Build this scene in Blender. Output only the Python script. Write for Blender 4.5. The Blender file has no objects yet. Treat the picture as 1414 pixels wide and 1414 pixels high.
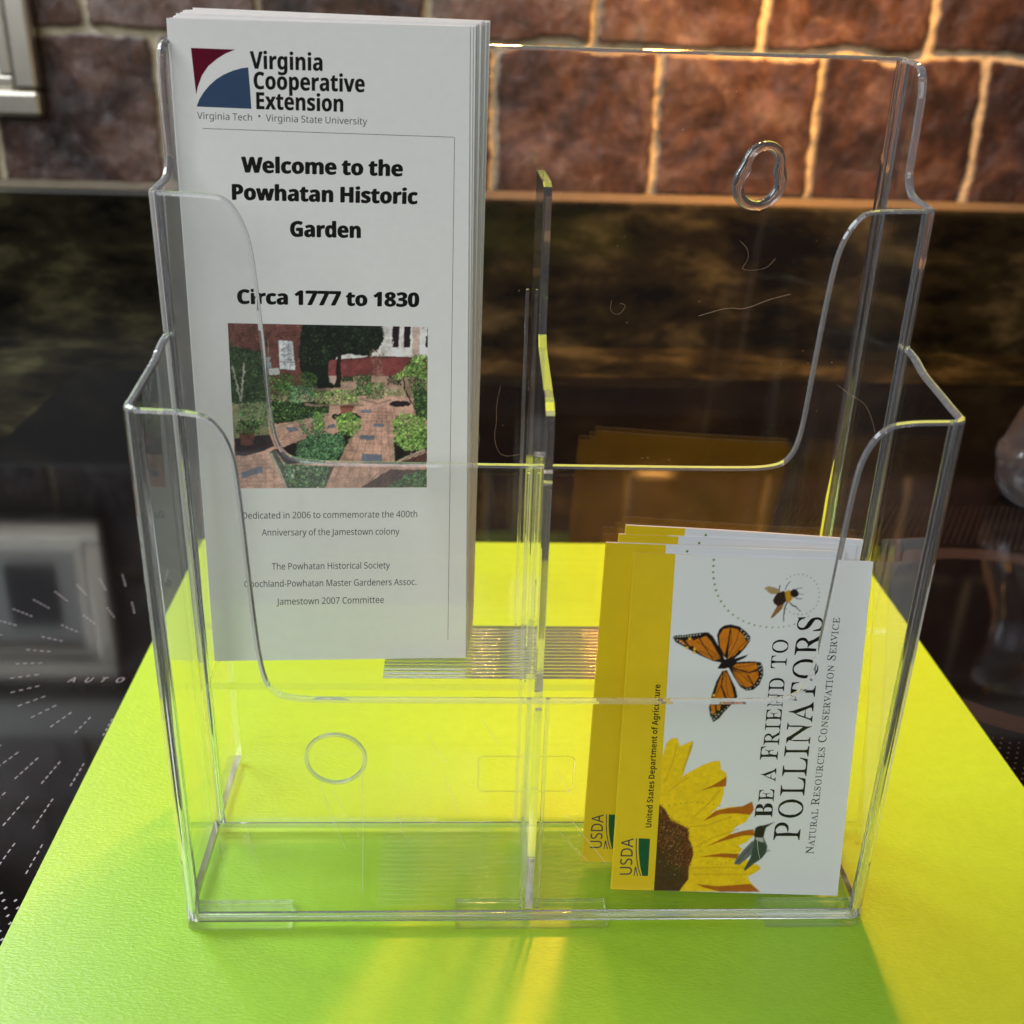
import bpy, bmesh, math, random
import numpy as np
from mathutils import Matrix, Vector

random.seed(7)
rng = np.random.default_rng(11)
scene = bpy.context.scene
COL = scene.collection

# ---------------------------------------------------------------- camera
cam_data = bpy.data.cameras.new('camera')
cam = bpy.data.objects.new('camera', cam_data)
COL.objects.link(cam)
scene.camera = cam
cam_data.sensor_width = 36.0
cam_data.sensor_fit = 'HORIZONTAL'
cam_data.lens = 36.0 * 1511.69 / 1414.0
cam_data.clip_start = 0.01
cam_data.clip_end = 50.0
_p, _y, _r = (math.radians(v) for v in (24.6246, 2.8599, 1.8442))
_f = Vector((math.sin(_y) * math.cos(_p), math.cos(_y) * math.cos(_p), -math.sin(_p)))
_s = _f.cross(Vector((0, 0, 1))).normalized()
_u = _s.cross(_f)
_s2 = math.cos(_r) * _s + math.sin(_r) * _u
_u2 = -math.sin(_r) * _s + math.cos(_r) * _u
cam.matrix_world = Matrix(((_s2.x, _u2.x, -_f.x, -0.0249), (_s2.y, _u2.y, -_f.y, -0.2879),
                           (_s2.z, _u2.z, -_f.z, 0.2922), (0, 0, 0, 1)))
cam_data.dof.use_dof = True
cam_data.dof.focus_distance = 0.375
cam_data.dof.aperture_fstop = 13.0

# ---------------------------------------------------------------- world and lamps
world = bpy.data.worlds.new('World')
scene.world = world
world.use_nodes = True
wbg = world.node_tree.nodes['Background']
_wn = world.node_tree
_tc = _wn.nodes.new('ShaderNodeTexCoord')
_sx = _wn.nodes.new('ShaderNodeSeparateXYZ')
_wr = _wn.nodes.new('ShaderNodeValToRGB')       # dim room below, pale ceiling above
_wr.color_ramp.elements[0].position = 0.0
_wr.color_ramp.elements[0].color = (0.045, 0.045, 0.05, 1)
_wr.color_ramp.elements[1].position = 1.0
_wr.color_ramp.elements[1].color = (0.19, 0.20, 0.25, 1)
_e = _wr.color_ramp.elements.new(0.35)
_e.color = (0.06, 0.06, 0.07, 1)
_wn.links.new(_tc.outputs['Generated'], _sx.inputs[0])
_wn.links.new(_sx.outputs['Z'], _wr.inputs[0])
_wn.links.new(_wr.outputs[0], wbg.inputs[0])
wbg.inputs[1].default_value = 1.0


def area_lamp(name, loc, target, sx, sy, power, colour):
    l = bpy.data.lights.new(name, 'AREA')
    l.shape = 'RECTANGLE'
    l.size, l.size_y = sx, sy
    l.energy = power
    l.color = colour
    o = bpy.data.objects.new(name, l)
    COL.objects.link(o)
    o.location = loc
    o.rotation_euler = (Vector(target) - Vector(loc)).to_track_quat('-Z', 'Y').to_euler()
    return o


# daylight from a kitchen window on the left, and a broad fill lamp added behind the camera to the left
area_lamp('window_daylight', (-0.74, 0.50, 0.72), (-0.22, 0.12, 0.0), 0.45, 0.50, 10.5, (0.84, 0.93, 1.0))
area_lamp('room_fill', (-0.85, -1.75, 1.25), (0.0, 0.1, 0.12), 1.8, 1.2, 31.0, (0.97, 0.98, 1.0))
# warm lamp in the hood above the cooktop, behind the holder, and two added bulbs
hood = area_lamp('warm_lamp', (0.13, 0.475, 0.66), (0.18, 0.27, 0.0), 0.05, 0.05, 2.2, (1.0, 0.36, 0.045))
hood.data.spread = math.radians(92)
area_lamp('warm_lamp', (0.0, 0.46, 0.66), (0.0, 0.25, 0.0), 0.03, 0.03, 0.7, (1.0, 0.50, 0.16))  # small unseen bulb added for glints on the ribs
wall_fill = area_lamp('warm_lamp', (0.27, 0.53, 0.66), (0.24, 0.75, 0.08), 0.05, 0.05, 2.4, (1.0, 0.45, 0.10))  # unseen bulb added to brighten the right of the tile wall
wall_fill.data.spread = math.radians(80)

scene.view_settings.view_transform = 'Standard'
scene.view_settings.look = 'None'
scene.view_settings.exposure = 0.0
scene.view_settings.gamma = 1.0
scene.view_settings.use_curve_mapping = False
scene.render.engine = 'CYCLES'
cy = scene.cycles
cy.max_bounces = 24
cy.diffuse_bounces = 4
cy.glossy_bounces = 8
cy.transmission_bounces = 16
cy.transparent_max_bounces = 48
cy.sample_clamp_indirect = 6.0
cy.use_denoising = True


# ---------------------------------------------------------------- drawn data: letter outlines (1/500 em) and print layouts (0.01 mm on the sheet)
GLYPHS = '''r- 108:13,77 13,103 95,103 95,77
r. 90:45,-5 30,1 26,8 24,18 26,29 30,36 45,41 60,36 64,29 66,18 64,8 60,1
r0 192:96,-3 77,-1 60,5 47,15 36,29 21,68 16,120 18,156 24,187 35,211 50,229 70,240 96,243 115,241 131,235 145,225 156,211 171,172 176,120 174,84 168,54 157,29 142,11 122,0;96,22 119,28 134,46 143,77 146,120 143,163 134,194 119,212 96,218 72,212 57,194 49,163 46,120 49,77 57,46 72,28
r2 192:16,0 16,25 79,88 109,120 128,148 133,162 135,178 132,195 123,208 109,215 92,218 76,216 62,212 35,195 19,215 51,235 71,241 92,243 122,239 145,226 160,206 165,179 163,161 157,144 136,112 103,78 53,28 53,27 175,27 175,0
r4 192:122,0 122,54 7,54 7,80 120,241 150,241 150,81 185,81 185,54 150,54 150,0;36,81 122,81 122,156 122,186 124,210 122,210 116,196 108,183
r6 192:100,-3 78,-1 59,8 42,22 29,43 21,70 18,102 23,153 29,177 39,199 54,217 73,231 97,240 128,243 144,242 158,240 158,215 144,218 129,219 108,217 90,211 77,202 66,190 58,176 53,159 48,122 50,122 59,133 72,142 87,148 107,150 135,145 157,131 172,108 176,77 171,44 156,18 131,2;100,21 119,25 134,35 144,52 147,77 144,98 135,113 121,124 101,127 86,125 73,120 63,113 55,104 50,94 48,83 54,54 61,41 71,31 84,24
r7 192:46,0 144,213 15,213 15,240 176,240 176,217 78,0
rA 215:0,0 94,241 121,241 214,0 183,0 154,74 59,74 31,0;69,101 145,101 118,174 115,183 110,198 107,210 101,189 96,174
rC 212:131,-3 97,0 70,12 48,30 33,55 24,85 20,120 24,154 34,184 50,209 73,228 101,239 136,243 171,240 202,229 190,203 165,213 135,217 117,215 101,210 87,202 75,191 58,160 52,120 58,80 73,49 85,38 99,30 116,25 135,23 165,26 192,33 192,6 165,-1
rD 245:33,0 33,240 106,240 140,236 169,226 193,210 210,187 221,158 225,122 223,94 216,69 206,48 192,31 173,17 152,8 127,2 99,0;63,26 95,26 125,29 149,36 168,50 182,68 190,92 193,121 191,144 187,163 179,179 169,192 140,208 102,214 63,214
rG 244:135,-3 101,0 73,12 50,30 34,54 24,84 20,120 24,155 35,185 53,209 78,228 108,239 145,243 183,239 216,229 205,203 176,213 143,217 123,215 105,210 89,202 76,191 58,160 52,120 54,93 61,69 73,50 90,35 113,26 142,23 169,25 189,29 189,100 137,100 137,127 220,127 220,9 180,0
rH 249:33,0 33,240 63,240 63,138 186,138 186,240 216,240 216,0 186,0 186,112 63,112 63,0
rJ 92:-1,-64 -15,-63 -26,-59 -26,-34 -15,-36 -2,-37 14,-34 26,-22 31,1 31,240 61,240 61,4 57,-26 44,-47 24,-60
rM 305:33,0 33,240 77,240 151,43 152,43 228,240 272,240 272,0 242,0 242,147 243,182 244,210 243,210 163,0 138,0 59,210 58,210 60,182 60,145 60,0
rO 262:131,-3 97,1 69,12 48,31 33,55 24,86 20,121 24,155 33,185 48,210 69,228 97,240 132,243 165,240 192,228 214,210 229,185 239,155 242,120 239,85 229,55 214,31 192,12 165,1;131,23 150,24 167,29 180,37 191,49 205,80 210,120 205,161 191,191 180,202 167,211 151,215 132,217 113,215 96,211 83,202 72,191 57,161 52,120 57,80 72,49 82,37 96,29 112,24
rP 203:33,0 33,240 96,240 137,235 165,221 181,199 186,169 184,150 177,132 165,116 147,104 123,96 90,93 63,93 63,0;63,119 87,119 117,122 138,130 151,145 155,168 151,188 140,202 121,211 93,214 63,214
rS 184:83,-3 46,0 17,8 17,37 47,27 84,23 108,25 125,33 135,46 138,61 133,81 116,96 82,111 55,123 36,138 24,157 20,182 23,200 30,215 42,227 57,236 76,241 97,243 133,239 163,230 153,204 126,213 96,217 76,214 62,207 54,196 51,182 56,162 72,147 103,133 139,117 152,107 161,95 167,81 169,64 163,36 145,14 118,1
rT 187:78,0 78,213 3,213 3,240 183,240 183,213 108,213 108,0
rU 245:122,-3 101,-2 82,3 67,10 54,21 36,49 30,85 30,240 60,240 60,84 64,58 76,39 96,27 123,23 151,27 170,40 181,60 185,85 185,240 215,240 215,85 212,61 205,40 192,22 174,8 151,0
rV 201:86,0 0,240 32,240 86,86 95,58 101,34 107,58 116,87 170,240 201,240 116,0
ra 188:72,-3 50,0 32,10 19,26 15,50 21,74 37,92 63,103 102,107 132,108 132,119 130,138 123,150 111,157 95,159 68,155 44,145 35,168 63,178 97,183 125,179 145,169 157,150 161,123 161,0 140,0 134,26 133,26 121,13 108,4 93,-2;79,20 100,24 117,33 128,49 132,72 132,88 105,87 77,84 59,76 49,65 46,50 48,37 55,28 66,22
rc 161:101,-3 78,-1 58,6 42,19 29,37 21,60 18,89 21,119 30,143 43,161 60,174 80,181 103,183 129,180 150,174 141,149 122,155 102,157 79,153 62,140 52,119 49,89 52,61 62,39 78,26 100,22 126,25 147,33 147,6 127,-1
rd 207:92,-3 62,2 39,20 24,49 18,90 24,130 39,160 62,177 93,183 112,181 127,176 148,157 150,157 149,170 148,183 148,255 178,255 178,0 154,0 150,24 148,24 139,14 127,5 112,-1;97,21 121,25 137,37 146,56 149,84 149,89 146,119 138,141 122,154 97,159 76,154 61,140 52,118 49,89 52,60 61,39 76,26
re 189:105,-3 81,-1 60,7 42,20 29,38 21,61 18,89 21,116 28,139 40,158 56,172 76,180 98,183 120,181 138,173 153,161 163,145 170,125 172,102 172,84 49,84 53,57 65,38 83,26 106,22 137,25 164,34 164,8 137,-1;50,108 141,108 139,128 131,145 117,156 98,159 79,156 64,146 55,129
rf 116:37,0 37,157 5,157 5,171 37,181 37,191 40,221 52,242 71,253 95,257 115,255 130,251 122,228 110,231 95,233 82,230 73,223 68,210 66,192 66,180 111,180 111,157 66,157 66,0
rg 207:97,-81 61,-78 33,-69 33,-42 62,-53 99,-56 120,-53 135,-42 145,-26 149,-5 149,2 149,13 150,24 148,24 138,12 125,3 110,-2 93,-3 62,3 38,21 23,51 18,90 23,128 38,158 61,177 92,183 109,182 124,177 138,168 149,156 150,156 154,180 178,180 178,-3 173,-37 158,-61 133,-76;97,21 121,24 137,35 146,55 149,83 149,90 146,121 136,143 120,155 96,158 76,154 61,141 52,119 49,89 52,60 61,38 76,25
rh 208:29,0 29,255 58,255 58,180 56,155 58,155 69,167 82,176 98,181 115,183 143,179 164,167 176,147 180,117 180,0 151,0 151,115 149,134 141,148 128,156 111,158 85,154 69,142 61,121 58,93 58,0
ri 87:44,210 31,215 27,220 26,229 27,237 31,243 44,247 56,243 59,237 61,229 59,220 56,215;29,0 29,180 58,180 58,0
rl 87:29,0 29,255 58,255 58,0
rm 314:29,0 29,180 52,180 57,155 58,155 68,168 81,176 96,182 111,183 131,181 146,176 158,166 167,153 168,153 179,167 193,176 209,181 226,183 253,179 272,168 283,147 287,117 287,0 258,0 258,116 255,135 248,148 237,156 221,158 198,155 184,143 175,125 172,99 172,0 143,0 143,116 141,135 134,148 122,156 106,158 83,154 69,142 61,121 58,93 58,0
rn 208:29,0 29,180 52,180 57,155 58,155 69,168 83,176 98,182 115,183 143,179 164,168 176,147 180,117 180,0 151,0 151,115 149,134 141,148 128,156 111,158 86,154 70,142 61,121 58,93 58,0
ro 203:101,-3 79,-1 59,8 42,21 29,39 21,63 18,90 24,130 41,159 67,177 102,183 125,181 145,172 162,159 174,141 182,118 185,90 179,51 162,21 136,3;102,21 125,26 142,40 151,62 154,90 151,119 142,140 125,154 101,158 78,154 61,140 52,119 49,90 52,62 62,40 78,26
rr 139:29,0 29,180 53,180 56,147 57,147 67,161 80,173 95,181 112,183 123,183 134,181 130,154 120,156 110,156 97,155 85,149 74,140 65,128 60,113 58,96 58,0
rs 161:74,-3 41,0 17,8 17,35 43,25 75,20 94,22 107,28 115,36 117,47 113,59 100,70 73,82 43,95 24,111 19,122 17,136 22,156 36,171 57,180 85,183 115,180 142,171 132,148 108,156 83,159 67,158 55,153 48,146 45,137 50,125 64,115 92,103 121,90 139,74 144,63 146,50 141,27 126,10 103,0
rt 121:84,-3 58,2 47,8 38,18 33,33 31,52 31,157 5,157 5,171 31,183 43,221 60,221 60,180 112,180 112,157 60,157 60,53 62,39 68,29 77,23 89,21 102,22 114,25 114,2 100,-2
rv 171:68,0 0,180 32,180 70,74 76,57 81,40 84,26 86,26 89,40 95,58 101,74 139,180 171,180 102,0
rw 264:53,0 4,180 34,180 59,84 66,55 71,31 72,31 75,45 80,62 84,79 116,180 148,180 179,79 187,54 191,31 193,31 197,54 205,84 230,180 260,180 210,0 176,0 145,102 137,129 132,149 131,149 127,129 119,101 87,0
ry 171:28,-81 14,-80 4,-78 4,-54 13,-56 24,-56 37,-54 49,-48 57,-38 63,-25 73,-1 0,180 32,180 71,78 80,52 86,29 87,29 94,51 103,78 139,180 171,180 94,-25 83,-48 69,-65 52,-77
r• 201:32,0 32,240 170,240 170,0;49,17 153,17 153,223 49,223
b0 192:96,-3 75,-1 58,5 44,15 32,29 17,68 12,120 14,156 20,186 31,211 47,229 68,240 96,243 116,241 133,235 148,225 159,211 175,172 180,120 178,84 171,54 161,29 145,11 123,0;96,38 112,43 122,58 127,84 129,120 127,156 122,182 112,197 96,202 80,197 70,182 64,156 62,120 64,84 70,58 80,43
b1 192:88,0 88,139 88,162 89,186 82,179 72,170 44,148 20,178 97,240 139,240 139,0
b3 192:82,-3 45,0 13,10 13,53 45,41 77,37 100,39 115,46 123,58 126,73 121,90 114,96 103,100 68,104 50,104 50,143 68,143 102,147 112,152 118,158 122,175 120,186 114,195 103,200 88,202 72,201 58,196 37,185 13,220 46,236 67,241 91,243 124,239 150,228 166,210 172,186 168,164 157,146 140,134 120,126 120,125 145,119 164,108 175,91 179,70 176,50 168,32 155,18 137,6 112,-1
b7 192:37,0 127,197 9,197 9,240 181,240 181,208 90,0
b8 192:96,-3 60,1 34,14 17,34 12,61 15,83 25,101 40,114 58,125 43,136 30,150 22,166 19,185 22,203 30,217 42,228 58,236 77,241 96,243 116,241 134,236 150,228 162,217 170,203 173,185 170,165 160,150 147,137 130,127 154,111 173,90 178,77 180,62 177,44 169,28 157,14 140,5 119,-1;96,148 116,161 123,170 125,181 123,192 117,199 107,204 96,206 84,204 75,199 69,192 67,181 69,170 76,161;95,34 112,36 124,42 131,51 133,63 128,79 114,92 98,102 94,104 69,87 61,77 59,64 61,52 68,42 79,36
bA 232:0,0 85,241 147,241 232,0 177,0 160,57 72,57 55,0;85,100 147,100 130,155 125,170 120,188 116,203 111,187 106,168 102,155
bC 214:127,-3 94,0 66,12 45,30 31,55 22,85 19,120 23,154 33,184 49,209 71,227 99,239 132,243 168,239 202,226 186,185 159,196 132,201 106,195 87,179 76,153 72,119 75,85 86,60 105,44 132,39 161,42 193,52 193,9 162,0
bD 248:30,0 30,240 105,240 141,236 171,226 195,210 214,187 225,158 229,122 227,94 220,69 210,48 195,31 176,17 153,8 127,2 98,0;81,42 103,42 135,47 158,62 172,86 176,121 172,156 159,179 137,193 108,198 81,198
bE 188:30,0 30,240 168,240 168,198 81,198 81,145 162,145 162,104 81,104 81,42 168,42 168,0
bG 243:131,-3 106,-1 83,5 64,14 48,28 36,46 27,67 21,92 19,120 23,155 34,185 52,210 77,228 108,239 145,243 182,239 216,228 199,188 174,197 144,201 124,198 106,191 92,179 81,162 74,142 72,119 73,97 78,78 86,61 98,49 114,42 134,39 153,40 167,42 167,92 121,92 121,135 216,135 216,10 177,0
bH 257:30,0 30,240 81,240 81,146 176,146 176,240 227,240 227,0 176,0 176,103 81,103 81,0
bP 211:30,0 30,240 107,240 147,235 174,220 190,196 196,165 194,145 187,126 175,109 158,96 134,88 103,85 81,85 81,0;81,127 98,127 117,129 132,135 141,147 144,163 142,178 134,189 122,196 104,198 81,198
bS 185:83,-3 47,0 15,11 15,58 51,45 69,40 87,39 103,40 114,46 120,54 122,64 119,76 108,86 75,103 57,113 38,127 24,147 20,160 18,175 24,204 40,225 66,239 99,243 135,239 171,226 154,187 125,197 98,201 85,199 76,194 70,186 68,177 71,165 79,156 113,138 145,120 156,110 165,98 170,84 172,66 166,38 149,16 121,1
bU 254:126,-3 104,-2 84,3 67,10 53,21 35,49 29,85 29,240 79,240 79,93 82,68 91,51 106,42 127,39 149,43 163,52 172,69 175,93 175,240 225,240 225,85 223,61 214,40 201,22 181,8 157,0
bV 218:81,0 0,240 51,240 96,97 100,83 105,63 109,44 113,63 118,83 122,97 167,240 218,240 137,0
bW 325:61,0 0,240 50,240 81,109 85,89 89,66 92,46 95,66 100,88 103,105 138,240 186,240 221,105 225,89 229,66 232,46 235,66 240,89 244,109 275,240 325,240 264,0 206,0 173,126 171,137 167,153 164,170 162,182 160,170 157,153 154,137 151,126 119,0
ba 203:71,-3 48,0 30,11 18,29 14,55 19,80 35,98 60,109 96,113 128,114 128,122 126,135 120,143 111,148 99,150 73,146 48,137 31,171 64,183 101,187 134,183 158,171 173,151 178,122 178,0 143,0 133,25 132,25 120,12 107,3 91,-2;90,33 105,36 117,43 125,54 128,70 128,85 108,84 88,82 75,76 68,66 65,54 67,45 72,38
bc 173:101,-3 64,2 37,19 21,48 15,91 18,121 27,145 40,164 58,177 80,184 105,187 138,183 162,174 147,136 125,143 105,146 88,143 76,133 69,115 66,91 69,67 76,50 89,41 105,37 133,41 156,53 156,10 132,0
bd 213:84,-3 57,3 34,21 20,50 15,91 20,133 35,163 57,181 86,187 104,185 118,179 130,170 138,160 140,160 138,175 136,196 136,255 186,255 186,0 148,0 138,24 136,24 128,13 117,5 102,-1;102,37 119,40 131,49 137,64 140,86 140,91 138,115 131,132 120,143 101,146 86,143 75,132 68,114 66,91 68,67 75,50 87,40
be 198:109,-3 83,-1 60,7 42,20 27,38 18,61 15,90 18,120 26,144 39,163 56,176 77,184 102,187 136,181 162,165 178,139 184,103 184,79 66,79 69,60 78,46 93,37 111,34 144,37 174,48 174,10 145,0;67,112 137,112 135,128 128,140 118,148 102,151 89,149 78,142 70,130
bf 130:34,0 34,146 7,146 7,170 34,183 34,197 36,218 42,233 52,244 65,252 81,256 99,257 126,255 145,249 132,213 120,216 104,217 95,216 89,211 84,195 84,183 128,183 128,146 84,146 84,0
bg 213:95,-81 59,-78 26,-70 26,-30 61,-40 98,-44 115,-41 127,-34 134,-21 136,-2 136,1 137,13 138,24 136,24 126,11 114,3 100,-2 84,-3 55,3 33,22 20,52 15,91 20,131 34,162 56,180 86,187 102,185 116,180 128,172 139,160 140,160 144,183 186,183 186,0 181,-35 163,-60 134,-75;102,36 119,39 130,47 137,62 140,85 140,91 137,116 131,133 119,143 101,146 86,143 75,132 68,115 66,91 68,67 75,50 86,39
bh 221:26,0 26,255 76,255 76,203 75,177 74,160 77,160 87,172 99,180 114,185 130,187 157,183 177,171 191,150 195,120 195,0 145,0 145,107 144,124 138,137 129,144 116,147 97,143 85,131 78,112 76,86 76,0
bi 102:51,206 41,208 32,212 26,219 24,231 26,243 32,250 51,255 71,250 77,243 79,231 77,219 71,212;26,0 26,183 76,183 76,0
bl 102:26,0 26,255 76,255 76,0
bm 330:26,0 26,183 64,183 71,160 74,160 84,172 97,180 112,185 127,187 146,185 162,180 174,172 183,160 187,160 197,172 211,180 226,185 241,187 269,183 289,171 301,150 305,120 305,0 255,0 255,107 253,124 248,137 239,144 227,147 210,143 199,133 192,115 190,92 190,0 140,0 140,107 139,124 133,137 125,144 113,147 95,143 84,131 78,112 76,86 76,0
bn 221:26,0 26,183 64,183 71,160 74,160 84,172 98,180 114,185 130,187 157,183 178,171 191,150 195,120 195,0 145,0 145,107 144,124 138,137 129,144 116,147 97,143 85,131 78,112 76,86 76,0
bo 208:103,-3 79,-1 58,8 40,21 27,40 18,64 15,92 21,132 39,162 67,181 104,187 129,184 150,176 168,162 181,144 190,120 193,92 187,52 169,21 140,3;104,37 121,40 133,51 139,68 142,92 139,116 133,133 121,143 104,146 87,143 75,133 68,116 66,92 68,68 75,51 87,40
bp 213:26,-81 26,183 67,183 74,160 76,160 96,179 110,185 128,187 156,181 178,163 193,133 197,92 192,51 178,21 155,3 127,-3 109,-2 95,4 76,20 74,20 76,-7 76,-81;113,37 128,41 138,52 144,69 146,93 144,116 138,133 127,143 112,147 96,144 85,135 79,119 76,98 76,92 78,69 84,52 95,41
br 152:26,0 26,183 64,183 72,152 74,152 83,166 96,177 111,184 129,187 137,186 145,185 142,138 135,140 127,140 102,135 92,130 83,121 78,109 76,93 76,0
bs 167:76,-3 43,-1 15,7 15,49 47,38 78,33 90,34 99,38 103,43 105,49 102,57 91,66 65,78 37,93 27,100 20,110 16,122 15,136 20,158 35,174 58,184 88,187 120,183 152,172 137,136 111,146 87,150 70,147 65,138 68,130 79,122 103,111 130,98 140,90 148,81 153,69 154,54 149,30 134,12 110,0
bt 146:89,-3 60,2 48,9 39,21 33,36 32,57 32,146 8,146 8,167 35,184 50,222 82,222 82,183 133,183 133,146 82,146 82,57 83,48 88,42 95,38 103,37 120,38 135,42 135,5 115,-1
bu 221:90,-3 64,1 43,13 30,33 25,64 25,183 75,183 75,76 77,59 82,47 91,39 105,37 124,41 136,52 142,71 144,97 144,183 194,183 194,0 156,0 149,24 147,24 136,11 123,3 107,-2
bv 191:70,0 0,183 52,183 88,79 93,59 95,41 96,41 103,79 139,183 191,183 121,0
bw 287:55,0 3,183 53,183 74,102 78,82 82,59 84,42 86,42 87,55 89,71 92,86 94,95 117,183 172,183 193,95 196,80 200,59 201,42 202,42 205,59 209,82 213,102 235,183 284,183 231,0 177,0 163,64 159,81 153,105 148,129 144,145 143,145 139,129 134,105 128,81 124,63 109,0
bx 194:2,0 64,94 5,183 61,183 97,125 133,183 190,183 130,94 192,0 136,0 97,63 58,0
sA 218:-4,0 -4,9 5,11 12,15 25,37 44,86 64,135 95,180 106,229 110,230 121,181 142,134 161,86 181,38 205,17 212,11 222,9 215,6 168,0 115,0 115,9 135,13 154,21 147,45 130,72 52,66 39,35 38,29 37,24 43,13 62,9 64,9 64,0;57,80 130,74 88,160
sB 221:8,0 8,9 22,11 31,16 36,26 37,41 37,184 35,206 26,216 8,219 8,228 110,228 149,224 176,215 193,198 198,175 195,157 184,142 167,131 143,124 172,115 193,103 205,86 209,66 203,38 186,17 157,4 119,0;91,126 94,126 117,128 132,136 140,150 142,173 140,192 135,206 124,214 108,217 99,216 94,212 91,195;111,12 129,15 142,25 148,41 150,64 147,88 139,104 123,113 99,116 91,116 91,33 95,17 101,13
sC 234:128,-5 97,-2 70,12 50,33 38,58 29,84 26,114 29,144 38,170 50,195 70,216 98,229 130,233 155,230 184,220 194,217 204,221 210,233 213,227 218,154 210,154 196,182 178,203 157,217 133,222 106,215 86,195 65,163 59,113 65,66 86,35 110,18 139,12 159,14 179,22 198,35 214,53 224,44 205,23 183,7 157,-2
sD 248:10,0 10,9 23,11 31,15 48,20 50,37 50,87 50,137 50,188 47,207 30,213 21,218 7,219 7,228 59,228 111,228 139,226 164,220 184,208 198,193 207,176 215,158 219,138 221,114 218,82 211,56 199,34 180,15 151,3 114,0 62,0;111,12 127,14 140,18 151,26 163,36 184,67 188,115 183,162 161,192 139,210 111,217 101,215 95,212 78,194 78,140 78,88 78,35 94,16 101,13
sE 221:7,0 7,8 22,10 31,15 48,20 51,38 51,87 51,136 51,185 48,206 31,213 22,218 8,219 8,228 56,228 104,228 152,228 197,225 199,160 192,160 184,186 171,204 148,212 116,215 100,214 88,211 78,195 85,116 97,123 116,126 131,134 138,150 144,173 152,173 139,116 152,59 144,59 137,91 131,101 121,109 93,111 85,118 78,33 81,19 96,17 115,14 138,15 157,19 173,26 185,37 196,52 206,72 215,72 199,3 153,0 104,0 56,0
sF 202:8,0 8,9 22,11 31,17 48,23 50,41 50,90 50,139 50,188 47,206 31,212 22,217 7,219 7,228 54,228 102,228 149,228 194,225 197,160 189,160 184,178 178,193 169,204 155,210 137,214 115,216 100,215 92,211 78,200 85,117 95,124 114,126 129,134 137,150 142,173 151,173 138,116 151,59 142,59 137,84 129,101 114,109 94,112 85,118 78,39 83,17 98,15 105,12 128,9 128,0 68,0
sI 130:7,0 7,9 21,11 31,16 47,20 51,37 51,90 51,141 51,194 48,210 32,214 22,218 7,219 7,228 64,228 122,228 122,219 107,218 98,214 82,210 78,194 78,142 78,90 78,38 85,18 103,13 123,9 123,0 65,0
sL 213:8,0 8,9 22,11 31,16 48,22 50,40 50,90 50,140 50,190 48,207 31,212 22,217 8,219 8,228 66,228 125,228 125,219 104,217 98,214 84,212 78,190 78,140 78,91 78,41 82,19 100,16 117,14 139,15 157,20 174,26 185,40 195,56 204,77 214,77 198,3 153,0 104,0 56,0
sN 247:201,-5 179,36 150,73 120,109 90,145 52,179 53,130 53,85 53,39 55,24 59,15 68,11 83,9 83,0 9,0 9,9 27,12 44,17 38,39 38,91 38,142 49,198 18,217 9,219 16,221 76,223 100,186 129,150 159,114 196,81 195,137 195,189 201,211 184,216 166,219 166,228 240,228 240,219 225,217 217,212 212,203 211,188 211,140 211,92 200,43 204,1
sO 263:130,-5 106,-3 84,4 66,17 52,33 41,52 34,71 29,92 27,114 29,136 34,156 41,176 51,195 66,212 85,224 108,231 133,233 157,231 179,224 197,211 211,195 221,176 229,157 234,136 236,114 234,92 229,71 221,52 211,33 197,16 177,4 155,-3;132,6 157,13 176,32 197,65 203,114 197,163 176,195 155,215 130,222 105,215 86,195 66,163 60,114 66,65 87,33 108,13
sP 209:8,0 8,9 22,11 31,16 48,22 50,40 50,90 50,140 50,190 48,207 31,212 22,217 8,219 8,228 57,228 107,228 144,226 166,215 178,205 186,193 190,180 192,166 189,145 178,126 156,109 121,103 85,109 78,40 80,22 97,16 106,11 121,9 121,0 64,0;85,108 101,115 122,118 136,126 153,139 159,164 155,190 138,204 126,212 108,216 95,212 78,201
sR 236:8,0 8,9 22,11 31,16 48,22 50,40 50,90 50,140 50,190 48,207 31,212 22,217 8,219 8,228 58,228 108,228 152,224 180,207 192,189 196,167 194,152 189,139 177,126 155,112 178,63 211,22 226,13 239,9 240,9 240,0 172,5 143,59 101,106 85,113 78,40 80,22 97,16 106,11 121,9 121,0 64,0;85,110 102,117 126,116 140,129 157,142 165,168 158,191 142,204 129,213 112,216 101,214 95,211 78,194
sS 195:26,-1 21,79 31,79 41,47 52,21 75,12 98,7 115,10 128,18 137,30 145,45 141,70 116,86 84,101 61,117 46,133 40,148 34,166 32,184 35,201 44,215 58,225 74,231 92,233 115,231 141,224 146,223 150,221 157,225 160,233 166,229 170,160 161,160 155,177 147,192 136,205 124,214 111,220 97,222 82,220 70,213 62,203 58,190 57,176 63,163 91,146 124,131 153,110 160,100 163,90 169,66 169,48 166,31 157,15 140,4 120,-3 96,-5 79,-4 63,0 49,5 42,7 35,4 31,-5
sT 212:46,0 46,9 61,10 71,15 88,21 91,40 91,99 91,158 78,217 75,217 51,213 31,204 20,183 14,159 5,159 8,225 55,228 105,228 155,228 203,225 205,158 197,158 191,184 180,204 160,213 134,217 132,217 119,158 119,99 119,40 121,21 138,15 148,10 164,9 164,0 105,0
sU 246:124,-6 85,1 63,20 53,44 50,78 50,133 50,190 47,207 30,212 22,217 7,219 7,228 64,228 120,228 120,219 101,216 85,211 77,190 77,130 78,69 84,41 99,24 116,15 137,11 163,15 181,28 192,50 196,80 196,134 196,189 195,203 190,212 180,217 164,219 164,228 237,228 237,219 224,216 216,211 213,202 211,189 211,140 211,91 206,46 190,16 163,-1
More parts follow.
